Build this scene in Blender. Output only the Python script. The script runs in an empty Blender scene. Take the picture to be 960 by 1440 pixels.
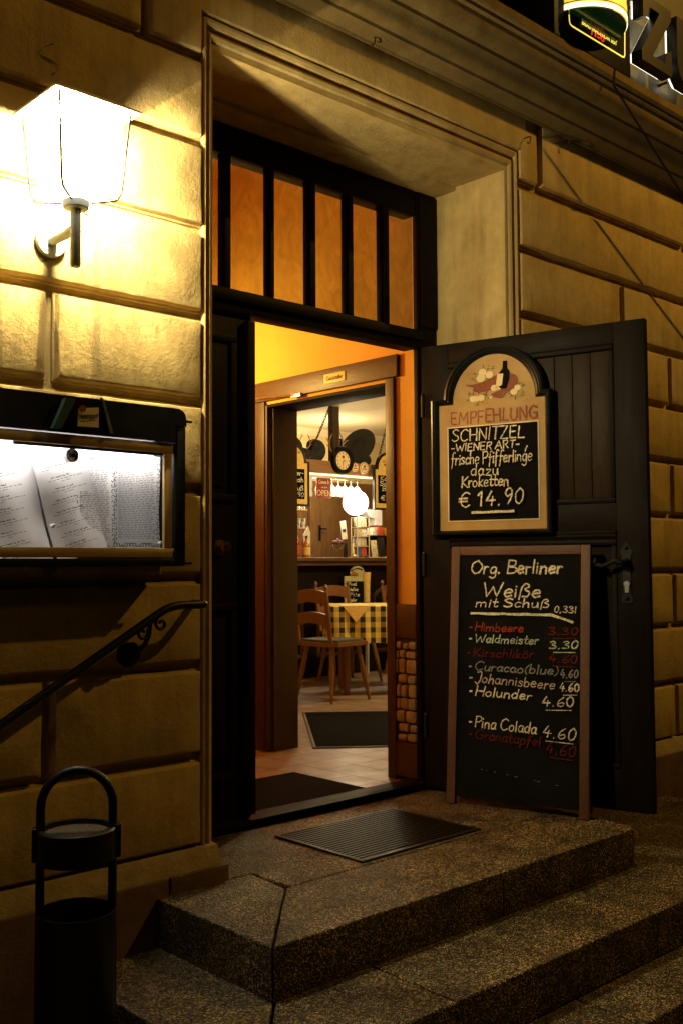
import bpy, bmesh, math, random
from mathutils import Vector, Matrix, noise as noise_mod
random.seed(7)
R = math.radians
S = bpy.context.scene
COL = S.collection

# ------------------------------------------------------------------ camera, world, light, exposure
cd = bpy.data.cameras.new('camera'); cam = bpy.data.objects.new('camera', cd); COL.objects.link(cam)
cd.sensor_fit = 'VERTICAL'; cd.sensor_height = 36; cd.sensor_width = 24; cd.lens = 36.08
cd.clip_start = .02; cd.clip_end = 2000
yaw, pit, rol = R(42.905), R(2.986), R(-.307)
fw = Vector((math.sin(yaw)*math.cos(pit), math.cos(yaw)*math.cos(pit), math.sin(pit)))
rt = Vector((math.cos(yaw), -math.sin(yaw), 0)); up = rt.cross(fw)
r2 = rt*math.cos(rol) + up*math.sin(rol); u2 = r2.cross(fw)
cam.matrix_world = Matrix(((r2.x, u2.x, -fw.x, 0), (r2.y, u2.y, -fw.y, 0), (r2.z, u2.z, -fw.z, 1.05), (0, 0, 0, 1)))
S.camera = cam

W = bpy.data.worlds.new('World'); S.world = W; W.use_nodes = True
nt = W.node_tree; sky = nt.nodes.new('ShaderNodeTexSky'); sky.sky_type = 'NISHITA'; sky.sun_disc = False
sky.sun_elevation = R(-4); sky.sun_rotation = R(200)
nt.links.new(sky.outputs[0], nt.nodes['Background'].inputs[0]); nt.nodes['Background'].inputs[1].default_value = .02

S.view_settings.view_transform = 'Standard'; S.view_settings.look = 'None'
S.view_settings.exposure = 0; S.view_settings.gamma = 1; S.view_settings.use_curve_mapping = False

LIGHT = dict(street=370, far=70, lantern=235, vestibule=88, table=120, bar=22, globe=16, case=3.7, letters=.10)
STREET = (6.2, .2, 5.6)

def lamp(name, kind, loc, power, col, size=.05, rot=None, size_y=None):
    l = bpy.data.lights.new(name, kind); l.energy = power; l.color = col
    if kind == 'AREA':
        l.shape = 'RECTANGLE'; l.size = size; l.size_y = size_y or size
    else: l.shadow_soft_size = size
    o = bpy.data.objects.new(name, l); o.location = loc
    if rot: o.rotation_euler = rot
    COL.objects.link(o); return o

lamp('street_lamp_light', 'POINT', STREET, LIGHT['street'], (1, .56, .10), .05)
lamp('far_street_lamp_light', 'POINT', (-6, -1.6, 5.2), LIGHT['far'], (1, .56, .11), .25)

c = S.cycles
c.use_denoising = True; c.max_bounces = 8; c.diffuse_bounces = 4; c.glossy_bounces = 3; c.transmission_bounces = 6
c.transparent_max_bounces = 12; c.caustics_reflective = False; c.caustics_refractive = False; c.sample_clamp_indirect = 4

# ------------------------------------------------------------------ materials
MATS = {}
def nodes(name):
    m = bpy.data.materials.new(name); m.use_nodes = True
    t = m.node_tree; return m, t, t.nodes['Principled BSDF'], t.nodes['Material Output']
def N(t, kind, **k):
    n = t.nodes.new(kind)
    for a, b in k.items():
        if a.startswith('i_'):
            key = a[2:]; key = int(key) if key.isdigit() else key
            n.inputs[key].default_value = b
        else: setattr(n, a, b)
    return n
def coords(t, scale=(1, 1, 1), rot=(0, 0, 0)):
    tc = N(t, 'ShaderNodeTexCoord'); mp = N(t, 'ShaderNodeMapping')
    mp.inputs['Scale'].default_value = scale; mp.inputs['Rotation'].default_value = rot
    t.links.new(tc.outputs['Object'], mp.inputs[0]); return mp.outputs[0]
def ramp(t, fac, stops):
    r = N(t, 'ShaderNodeValToRGB'); e = r.color_ramp.elements
    while len(e) < len(stops): e.new(.5)
    for i, (p, c_) in enumerate(stops):
        e[i].position = p; e[i].color = (*c_, 1) if len(c_) == 3 else c_
    t.links.new(fac, r.inputs[0]); return r.outputs[0]
def noise(t, vec, scale, detail=6, rough=.6, dist=0):
    n = N(t, 'ShaderNodeTexNoise'); n.inputs['Scale'].default_value = scale; n.inputs['Detail'].default_value = detail
    n.inputs['Roughness'].default_value = rough; n.inputs['Distortion'].default_value = dist
    t.links.new(vec, n.inputs['Vector']); return n.outputs[0]
def bump(t, p, h, strength=.3, dist=.01, prev=None):
    b = N(t, 'ShaderNodeBump'); b.inputs['Strength'].default_value = strength; b.inputs['Distance'].default_value = dist
    t.links.new(h, b.inputs['Height'])
    if prev: t.links.new(prev, b.inputs['Normal'])
    t.links.new(b.outputs[0], p.inputs['Normal']); return b.outputs[0]
def mix(t, fac, a, b, mode='MIX'):
    n = N(t, 'ShaderNodeMix', data_type='RGBA', blend_type=mode)
    if isinstance(fac, (int, float)): n.inputs[0].default_value = fac
    else: t.links.new(fac, n.inputs[0])
    for s, v in ((6, a), (7, b)):
        if isinstance(v, tuple): n.inputs[s].default_value = (*v, 1)
        else: t.links.new(v, n.inputs[s])
    return n.outputs[2]
def mat(name, c1, c2=None, rough=.6, scale=20, metal=0, bmp=.0, stretch=(1, 1, 1), bscale=None, bdist=.005, spec=.5, emit=None, es=1):
    m, t, p, o = nodes(name); v = coords(t, stretch)
    if c2 is None: c2 = tuple(x*.82 for x in c1)
    nz = noise(t, v, scale, 7, .62, .3)
    t.links.new(ramp(t, nz, [(.32, c2), (.68, c1)]), p.inputs['Base Color'])
    rr = N(t, 'ShaderNodeMapRange', i_3=max(.02, rough-.1), i_4=min(1, rough+.12)); t.links.new(noise(t, v, scale*2.3, 3), rr.inputs[0])
    t.links.new(rr.outputs[0], p.inputs['Roughness'])
    p.inputs['Metallic'].default_value = metal; p.inputs['Specular IOR Level'].default_value = spec
    if bmp: bump(t, p, noise(t, v, bscale or scale*3, 5, .7), bmp, bdist)
    if emit: p.inputs['Emission Color'].default_value = (*emit, 1); p.inputs['Emission Strength'].default_value = es
    MATS[name] = m; return m
def wood(name, c1, c2, rough=.45, axis='Z', sc=1., bmp=.15):
    sp_ = .5 if max(c1) > .05 else .1
    s = {'X': (1.2, 14, 14), 'Y': (14, 1.2, 14), 'Z': (14, 14, 1.2)}[axis]
    m, t, p, o = nodes(name); v = coords(t, tuple(x*sc for x in s))
    a = noise(t, v, 2.2, 8, .65, 1.2); b = noise(t, v, 9, 4, .6, .2)
    col = mix(t, .35, ramp(t, a, [(.3, c2), (.7, c1)]), ramp(t, b, [(.35, tuple(x*.6 for x in c2)), (.6, c1)]))
    t.links.new(col, p.inputs['Base Color'])
    rr = N(t, 'ShaderNodeMapRange', i_3=rough-.1, i_4=rough+.2); t.links.new(a, rr.inputs[0]); t.links.new(rr.outputs[0], p.inputs['Roughness'])
    bump(t, p, b, bmp, .004); p.inputs['Specular IOR Level'].default_value = sp_; MATS[name] = m; return m
def glow(name, col, strength):
    m, t, p, o = nodes(name); p.inputs['Base Color'].default_value = (*col, 1)
    p.inputs['Emission Color'].default_value = (*col, 1); p.inputs['Emission Strength'].default_value = strength
    MATS[name] = m; return m
def glass(name, tint=(1, 1, 1), rip=0, bs=14, bstr=.25):
    m, t, p, o = nodes(name); t.nodes.remove(p)
    tr = N(t, 'ShaderNodeBsdfTransparent'); tr.inputs[0].default_value = (*tint, 1)
    if rip: t.links.new(mix(t, ramp(t, noise(t, coords(t, (1, 1, .6)), 13, 3, .6, 1.5), [(.3, (0, 0, 0)), (.72, (1, 1, 1))]), tuple(x*rip for x in tint), tint), tr.inputs[0])
    gl = N(t, 'ShaderNodeBsdfGlossy'); gl.inputs['Roughness'].default_value = .06
    lw = N(t, 'ShaderNodeLayerWeight', i_Blend=.5); pw = N(t, 'ShaderNodeMath', operation='POWER', i_1=4.0); t.links.new(lw.outputs['Facing'], pw.inputs[0]); fr = N(t, 'ShaderNodeMapRange', i_3=.04, i_4=.6); t.links.new(pw.outputs[0], fr.inputs[0]); mx = N(t, 'ShaderNodeMixShader')
    b = N(t, 'ShaderNodeBump', i_Strength=bstr, i_Distance=.01); t.links.new(noise(t, coords(t), bs, 4), b.inputs['Height'])
    t.links.new(b.outputs[0], gl.inputs['Normal'])
    t.links.new(fr.outputs[0], mx.inputs[0]); t.links.new(tr.outputs[0], mx.inputs[1]); t.links.new(gl.outputs[0], mx.inputs[2])
    t.links.new(mx.outputs[0], o.inputs[0]); MATS[name] = m; return m

def plaster_mat(name='plaster', k=1.0):
    m, t, p, o = nodes(name); v = coords(t)
    a = noise(t, v, 1.4, 6, .6, .4); b = noise(t, v, 11, 8, .7)
    base = ramp(t, a, [(.3, (.47, .33, .125)), (.7, (.57, .42, .175))])
    base = mix(t, .35, base, ramp(t, b, [(.38, (.36, .25, .09)), (.62, (.6, .45, .19))]))
    vs = noise(t, coords(t, (6, 6, .7)), 1.6, 6, .7)
    base = mix(t, ramp(t, vs, [(.47, (0, 0, 0)), (.78, (.6, .6, .6))]), base, (.2, .135, .06))
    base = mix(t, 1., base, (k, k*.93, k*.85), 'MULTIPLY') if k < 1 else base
    t.links.new(base, p.inputs['Base Color']); p.inputs['Roughness'].default_value = .85; p.inputs['Specular IOR Level'].default_value = .25
    n1 = bump(t, p, noise(t, v, 70, 6, .75), .55, .008)
    n2 = bump(t, p, noise(t, v, 260, 3, .7), .35, .0015, n1)
    bump(t, p, noise(t, v, 9, 3, .5), .35, .012, n2); MATS[name] = m
plaster_mat(); plaster_mat('shaded_plaster', .42)  # darker plaster copy: the cornice's shade is put into its colour
def terrazzo():
    m, t, p, o = nodes('washed_terrazzo'); v = coords(t)
    vo = N(t, 'ShaderNodeTexVoronoi', i_Scale=215.0); t.links.new(v, vo.inputs['Vector'])
    sep = N(t, 'ShaderNodeSeparateColor'); t.links.new(vo.outputs['Color'], sep.inputs[0])
    c1 = ramp(t, sep.outputs[0], [(0, (.005, .0035, .002)), (.36, (.03, .021, .0095)), (.7, (.105, .073, .032)), (.92, (.52, .38, .18))])
    big = ramp(t, noise(t, v, 5, 6, .65), [(.36, (.25, .22, .18)), (.64, (1, 1, 1))])
    t.links.new(mix(t, 1., c1, big, 'MULTIPLY'), p.inputs['Base Color'])
    t.links.new(ramp(t, sep.outputs[1], [(0, (.3,)*3), (1, (.75,)*3)]), p.inputs['Roughness'])
    h = N(t, 'ShaderNodeMath', operation='ADD'); t.links.new(vo.outputs['Distance'], h.inputs[0]); t.links.new(noise(t, v, 60, 4), h.inputs[1])
    bump(t, p, h.outputs[0], .7, .006); MATS['terrazzo'] = m
terrazzo()
def tiles():
    m, t, p, o = nodes('terracotta_tiles'); v = coords(t)
    br = N(t, 'ShaderNodeTexBrick', offset=0.0, squash=1.0)
    for k, x in (('Scale', 1.0), ('Mortar Size', .006), ('Brick Width', .195), ('Row Height', .195), ('Mortar Smooth', .3)): br.inputs[k].default_value = x
    br.inputs['Color1'].default_value = (.30, .21, .145, 1); br.inputs['Color2'].default_value = (.24, .16, .105, 1); br.inputs['Mortar'].default_value = (.06, .04, .03, 1)
    t.links.new(v, br.inputs['Vector'])
    t.links.new(mix(t, .4, br.outputs[0], ramp(t, noise(t, v, 9, 6, .7), [(.3, (.14, .09, .06)), (.7, (.34, .24, .17))])), p.inputs['Base Color'])
    t.links.new(ramp(t, noise(t, v, 6, 5), [(.3, (.3,)*3), (.7, (.55,)*3)]), p.inputs['Roughness'])
    inv = N(t, 'ShaderNodeMath', operation='SUBTRACT', i_0=1.0); t.links.new(br.outputs['Fac'], inv.inputs[1])
    b = bump(t, p, inv.outputs[0], .6, .004); bump(t, p, noise(t, v, 12, 3), .15, .01, b); MATS['tiles'] = m
tiles()
def gingham():
    m, t, p, o = nodes('gingham_cloth'); tc = N(t, 'ShaderNodeTexCoord'); sp = N(t, 'ShaderNodeSeparateXYZ'); t.links.new(tc.outputs['UV'], sp.inputs[0])
    def st(out):
        a = N(t, 'ShaderNodeMath', operation='MULTIPLY', i_1=1/.082); t.links.new(out, a.inputs[0])
        f = N(t, 'ShaderNodeMath', operation='FRACT'); t.links.new(a.outputs[0], f.inputs[0])
        g = N(t, 'ShaderNodeMath', operation='GREATER_THAN', i_1=.5); t.links.new(f.outputs[0], g.inputs[0]); return g.outputs[0]
    a = mix(t, st(sp.outputs[0]), (.80, .62, .13), (.012, .012, .01)); b = mix(t, st(sp.outputs[1]), (.80, .62, .13), (.012, .012, .01))
    t.links.new(mix(t, .3, a, b), p.inputs['Base Color']); p.inputs['Roughness'].default_value = .9; MATS['gingham'] = m
gingham()
def lantern_glass():
    m, t, p, o = nodes('rippled_lantern_glass'); t.nodes.remove(p); v = coords(t)
    tr = N(t, 'ShaderNodeBsdfTransparent'); em = N(t, 'ShaderNodeEmission', i_1=9.0); em.inputs[0].default_value = (1, .93, .78, 1)
    n = noise(t, coords(t, (1, 1, .35)), 95, 2, .5, 1.5)
    t.links.new(ramp(t, n, [(.44, (.45, .43, .36)), (.5, (.75, .72, .65)), (.55, (1, 1, 1))]), tr.inputs[0])
    mx = N(t, 'ShaderNodeMixShader', i_0=.25); t.links.new(tr.outputs[0], mx.inputs[1]); t.links.new(em.outputs[0], mx.inputs[2])
    t.links.new(mx.outputs[0], o.inputs[0]); MATS['lantern_glass'] = m
lantern_glass()
def chalk(name, col):
    m, t, p, o = nodes(name); v = coords(t)
    t.links.new(ramp(t, noise(t, v, 110, 4, .85), [(.36, tuple(x*.12 for x in col)), (.52, col)]), p.inputs['Base Color'])
    p.inputs['Roughness'].default_value = .95; p.inputs['Specular IOR Level'].default_value = .05; MATS[name] = m
for n_, c_ in (('chalk_cream', (.86, .76, .52)), ('chalk_white', (.8, .78, .66)), ('chalk_red', (.36, .05, .025)), ('chalk_dimred', (.15, .022, .012)),
               ('chalk_green', (.5, .56, .4)), ('chalk_grey', (.3, .29, .25)), ('chalk_pink', (.62, .5, .36))): chalk(n_, c_)

mat('plinth_stone', (.16, .09, .06), (.09, .05, .035), .85, 9, bmp=.6, bscale=40)
mat('mortar', (.45, .36, .22), (.3, .22, .12), .9, 14, bmp=.6, bscale=60, bdist=.01)
mat('ash_sand', (.10, .075, .045), (.02, .016, .012), .95, 130, bmp=.8, bscale=160)
mat('pavement', (.07, .06, .05), (.04, .035, .03), .8, 6, bmp=.4)
mat('black_iron', (.004, .004, .004), (.007, .006, .0055), .45, 40, bmp=.1, spec=.3)
mat('black_paint', (.006, .0065, .007), (.01, .011, .012), .32, 8, bmp=.05, spec=.35)
wood('dark_wood', (.010, .006, .0035), (.005, .003, .0018), .5)
wood('dark_wood_x', (.010, .006, .0035), (.005, .003, .0018), .5, 'X')
wood('door_wood', (.011, .0055, .0026), (.004, .0021, .0011), .5)
wood('door_wood_u', (.011, .0055, .0026), (.004, .0021, .0011), .5, 'X')
wood('panel_boards', (.04, .023, .010), (.013, .007, .003), .45)
wood('frame_wood', (.055, .024, .010), (.032, .013, .0055), .4)
wood('frame_wood_y', (.07, .03, .012), (.042, .017, .007), .4, 'Y')
wood('board_wood', (.15, .06, .022), (.05, .02, .009), .6, 'Z', 2.5)
wood('board_wood_x', (.15, .06, .022), (.05, .02, .009), .6, 'X', 2.5)
wood('oak', (.24, .125, .045), (.13, .06, .02), .4)
wood('oak_x', (.34, .19, .08), (.22, .11, .045), .4, 'X')
wood('chair_wood', (.21, .09, .027), (.13, .052, .016), .3)
wood('bar_wood', (.10, .05, .022), (.05, .025, .011), .35, 'X')
mat('orange_wall', (.80, .45, .075), (.73, .39, .06), .8, 3, bmp=.25, bscale=60)
mat('cream_ceiling', (.72, .62, .42), (.66, .56, .37), .85, 2)
mat('yellow_wall', (.66, .52, .26), (.6, .46, .22), .85, 4)
mat('rubble', (.42, .30, .16), (.24, .16, .085), .85, 22, bmp=.7, bscale=40)
mat('rubble_gap', (.05, .035, .02), None, .95, 20)
mat('mat_black', (.006, .0055, .005), (.011, .010, .009), .95, 300, bmp=.5, bscale=500, spec=.03)
mat('mat_brown', (.012, .007, .004), (.007, .004, .0025), .95, 300, bmp=.5, bscale=500, spec=.03)
mat('rubber_edge', (.09, .08, .065), None, .6, 40)
mat('ochre_board', (.50, .30, .085), (.40, .23, .06), .6, 9, bmp=.15, bscale=80)
mat('chalkboard', (.0035, .0034, .003), (.008, .0075, .007), .8, 5, spec=.06)
mat('red_paint', (.34, .085, .03), (.26, .06, .02), .7, 30)
mat('cream_paint', (.82, .66, .36), (.75, .58, .3), .7, 40)
mat('ham_paint', (.30, .07, .02), (.16, .04, .012), .7, 60)
mat('green_paint', (.08, .11, .04), (.04, .06, .02), .7, 60)
mat('brass_frame', (.42, .27, .10), (.34, .21, .075), .5, 10, metal=.15)
mat('paper', (.78, .75, .75), (.68, .65, .66), .8, 9)
mat('ink', (.03, .03, .035), None, .8)
mat('chrome', (.7, .68, .64), None, .16, 30, metal=1)
mat('old_brass', (.35, .22, .09), (.2, .12, .05), .3, 60, metal=1)
mat('silver', (.75, .74, .72), None, .3, 40, metal=1)
mat('grey_enamel', (.62, .66, .58), (.5, .54, .46), .5, 30, bmp=.1)
mat('white_enamel', (.8, .78, .7), None, .5)
mat('wire', (.03, .026, .022), None, .4, metal=.5)
mat('teal_plastic', (.05, .11, .13), None, .3)
mat('sign_black', (.004, .0045, .004), None, .5, spec=.15)
mat('dark_fascia', (.10, .08, .035), (.06, .045, .02), .6, 10)
mat('bottle_green', (.004, .03, .012), (.006, .05, .02), .12)
mat('bronze_letter', (.03, .022, .014), (.02, .015, .01), .4, 30, metal=.3)
mat('red_glass', (.35, .02, .015), None, .15)
mat('amber_glass', (.35, .14, .02), None, .15)
mat('white_cloth', (.85, .84, .8), None, .9)
mat('seat_cushion', (.10, .10, .06), (.06, .06, .035), .9, 60)
mat('yellow_card', (.75, .55, .14), (.55, .36, .1), .7, 60)
mat('plate_yellow', (.9, .68, .16), None, .5, 5)
mat('blue_card', (.06, .17, .32), (.02, .06, .1), .6, 50)
mat('white_card', (.8, .76, .62), (.3, .26, .18), .6, 70)
mat('mixed_card', (.75, .66, .4), (.16, .10, .06), .6, 75)
mat('red_card', (.5, .07, .03), (.3, .03, .02), .6, 40)
mat('sign_red', (.28, .045, .02), (.22, .035, .015), .6, 20)
mat('felt', (.012, .011, .01), (.02, .018, .015), .9, 40)
mat('antler', (.45, .28, .12), (.28, .16, .06), .6, 40)
mat('leaf', (.035, .05, .02), (.02, .03, .012), .5, 20)
mat('twig', (.05, .035, .02), None, .8)
mat('glassware', (.6, .57, .48), (.02, .018, .014), .08, 34, spec=.9)
mat('plum', (.09, .01, .03), (.05, .006, .02), .3)
mat('ad_panel', (.46, .44, .22), (.34, .33, .16), .6, 10)
glass('pane_glass', (.62, .68, .74), .86, 9, .4); glass('case_glass', (.97, .99, 1)); glass('clear_glass', (.93, .93, .9))
glow('tube_light', (1, .98, .95), 14); glow('globe_light', (1, .88, .66), 5); glow('amber_lamp', (1, .6, .2), 8)
glow('label_lit', (1, .72, .08), .95); glow('label_white', (1, .95, .55), 1.6); glow('yellow_line', (1, .78, .1), 1.2); glow('red_lit', (1, .05, .02), .9)
glow('halo_lit', (1, .95, .72), 2); glow('strip_lit', (1, .86, .6), 1.6); glow('label_ink', (.05, .04, .02), .02)

# ------------------------------------------------------------------ mesh builder
class MB:
    def __init__(s): s.v = []; s.f = []; s.mi = []; s.sm = []; s.cur = 0; s.M = None; s.uv = None
    def add(s, vs, fs, smooth=False):
        o = len(s.v)
        for p in vs:
            p = Vector(p); s.v.append(s.M @ p if s.M else p)
        for f in fs: s.f.append([o+i for i in f]); s.mi.append(s.cur); s.sm.append(smooth)
        return s
    def box(s, x0, x1, y0, y1, z0, z1, b=0):
        if b:
            bm = bmesh.new(); bmesh.ops.create_cube(bm, size=1)
            for v in bm.verts: v.co = Vector(((x0+x1)/2+v.co.x*(x1-x0), (y0+y1)/2+v.co.y*(y1-y0), (z0+z1)/2+v.co.z*(z1-z0)))
            b = min(b, .49*min(abs(x1-x0), abs(y1-y0), abs(z1-z0)))
            bmesh.ops.bevel(bm, geom=bm.edges[:], offset=b, segments=2, profile=.6, affect='EDGES')
            return s.bm(bm)
        v = [(x, y, z) for x in (x0, x1) for y in (y0, y1) for z in (z0, z1)]
        return s.add(v, [(0, 1, 3, 2), (4, 6, 7, 5), (0, 4, 5, 1), (2, 3, 7, 6), (0, 2, 6, 4), (1, 5, 7, 3)])
    def bm(s, bm, smooth=False):
        bm.verts.index_update()
        s.add([v.co.copy() for v in bm.verts], [[v.index for v in f.verts] for f in bm.faces], smooth); bm.free(); return s
    def prism(s, poly, a, b, fn):   # poly 2D extruded from a to b; fn(u,v,w)->xyz
        n = len(poly); v = [fn(u, w, a) for u, w in poly] + [fn(u, w, b) for u, w in poly]
        f = [list(range(n)), list(range(2*n-1, n-1, -1))] + [(i, (i+1) % n, n+(i+1) % n, n+i) for i in range(n)]
        return s.add(v, f)
    def loft(s, rings, close=True, cap=True, smooth=True):
        n = len(rings[0]); v = [p for r in rings for p in r]; f = []
        for k in range(len(rings)-1):
            for i in range(n if close else n-1):
                j = (i+1) % n; f.append((k*n+i, k*n+j, (k+1)*n+j, (k+1)*n+i))
        s.add(v, f, smooth)
        if cap:
            s.add(rings[0], [list(range(n))]); s.add(rings[-1], [list(range(n))])
        return s
    def tube(s, pts, r, n=10, cap=True, closed=False):
        pts = [Vector(p) for p in pts]; rings = []; rad = r if isinstance(r, (list, tuple)) else [r]*len(pts)
        t0 = (pts[1]-pts[0]).normalized(); ref = Vector((0, 0, 1)) if abs(t0.z) < .9 else Vector((1, 0, 0)); a = t0.cross(ref).normalized()
        L = len(pts)
        for i, p in enumerate(pts):
            t = (pts[(i+1) % L]-pts[i-1]) if (closed or 0 < i < L-1) else (pts[1]-pts[0] if i == 0 else pts[-1]-pts[-2])
            t.normalize(); a = (a - t*a.dot(t)).normalized(); b = t.cross(a)
            rings.append([p+(a*math.cos(2*math.pi*k/n)+b*math.sin(2*math.pi*k/n))*rad[i] for k in range(n)])
        if closed: rings.append(rings[0]); cap = False
        return s.loft(rings, True, cap)
    def lathe(s, prof, c=(0, 0, 0), n=20, axis='Z', cap=True):
        rings = []
        for r, h in prof:
            ring = []
            for k in range(n):
                x, y = r*math.cos(2*math.pi*k/n), r*math.sin(2*math.pi*k/n)
                p = {'Z': (x, y, h), 'Y': (x, h, y), 'X': (h, x, y)}[axis]; ring.append((c[0]+p[0], c[1]+p[1], c[2]+p[2]))
            rings.append(ring)
        return s.loft(rings, True, cap)
    def ball(s, c, r, n=14, sc=(1, 1, 1)):
        return s.lathe_ball(c, r, n, sc)
    def lathe_ball(s, c, r, n, sc):
        rings = []
        for i in range(n//2+1):
            a = math.pi*(i/(n//2)); a = min(max(a, .04), math.pi-.04)
            rings.append([(c[0]+sc[0]*r*math.sin(a)*math.cos(2*math.pi*k/n), c[1]+sc[1]*r*math.sin(a)*math.sin(2*math.pi*k/n), c[2]-sc[2]*r*math.cos(a)) for k in range(n)])
        return s.loft(rings)
    def ribbon(s, pts, w, fn, off=0., jit=.25, rnd=random):   # flat stroke in a plane; fn(u,v,n)->xyz
        p = [Vector((a, b)) for a, b in pts]; L = len(p); vs = []; ph = rnd.random()*9
        for i in range(L):
            t = p[min(i+1, L-1)]-p[max(i-1, 0)]
            t = t.normalized() if t.length > 1e-9 else Vector((1, 0)); n = Vector((-t.y, t.x))
            ww = w*.5*(1+jit*math.sin(ph+i*1.7)+jit*.5*(rnd.random()-.5))
            e = t*w*.35*(-1 if i == 0 else 1 if i == L-1 else 0)
            for sg in (1, -1):
                q = p[i]+e+n*ww*sg; vs.append(fn(q.x, q.y, off+i*.000012))
        return s.add(vs, [(2*i, 2*i+1, 2*i+3, 2*i+2) for i in range(L-1)])
    def build(s, name, mats, parent=None, recalc=True):
        me = bpy.data.meshes.new(name); inv = None
        if parent is not None and not parent.get('_l'):
            r = parent
            while r.parent: r = r.parent
            if not r.get('_l'): inv = Vector(r.location)
        me.from_pydata([tuple(v-inv) if inv else tuple(v) for v in s.v], [], s.f)
        for m in (mats if isinstance(mats, (list, tuple)) else [mats]): me.materials.append(MATS[m])
        me.polygons.foreach_set('material_index', s.mi)
        bm = bmesh.new(); bm.from_mesh(me)
        if recalc: bmesh.ops.remove_doubles(bm, verts=bm.verts, dist=1e-6); bmesh.ops.recalc_face_normals(bm, faces=bm.faces)
        for f in bm.faces: f.smooth = True
        for e in bm.edges:
            e.smooth = not (len(e.link_faces) != 2 or e.calc_face_angle(0) > R(32))
        if s.uv:
            ul = bm.loops.layers.uv.new('UVMap')
            for f in bm.faces:
                for l in f.loops: l[ul].uv = s.uv(l.vert.co)
        bm.to_mesh(me); bm.free()
        o = bpy.data.objects.new(name, me); COL.objects.link(o)
        if parent is not None: o.parent = parent
        return o
def thing(name, label, cat, loc=(0, 0, 0), group=None, M=None):   # M: local frame -> parts are built in local coordinates
    o = bpy.data.objects.new(name, None); COL.objects.link(o); o.empty_display_size = .1
    if M is not None: o.matrix_world = M; o['_l'] = 1
    else: o.location = loc
    o['label'] = label; o['category'] = cat
    if group: o['group'] = group
    return o
def tag(o, label, cat, group=None):
    o['label'] = label; o['category'] = cat
    if group: o['group'] = group
    return o
def struct(o): o['kind'] = 'structure'; return o
def dup(root, label, M=None, loc=None, group=None):
    r = root.copy(); COL.objects.link(r); r['label'] = label
    if M is not None: r.matrix_world = M
    elif loc is not None: r.location = loc
    if group: r['group'] = group
    for ch in list(root.children):
        c_ = ch.copy(); COL.objects.link(c_); c_.parent = r
        for g in list(ch.children):
            d = g.copy(); COL.objects.link(d); d.parent = c_
    return r
def smooth(pts, k=5):
    out = []; P = [Vector(p) for p in pts]; P = [P[0]*2-P[1]]+P+[P[-1]*2-P[-2]]
    for i in range(1, len(P)-2):
        for j in range(k):
            t = j/k; a, b, c_, d = P[i-1:i+3]
            out.append(.5*((2*b)+(c_-a)*t+(2*a-5*b+4*c_-d)*t*t+(3*b-a-3*c_+d)*t**3))
    return out+[P[-2]]
def frameM(o, ex, ey, ez): return Matrix(((ex[0], ey[0], ez[0], o[0]), (ex[1], ey[1], ez[1], o[1]), (ex[2], ey[2], ez[2], o[2]), (0, 0, 0, 1)))

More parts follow.
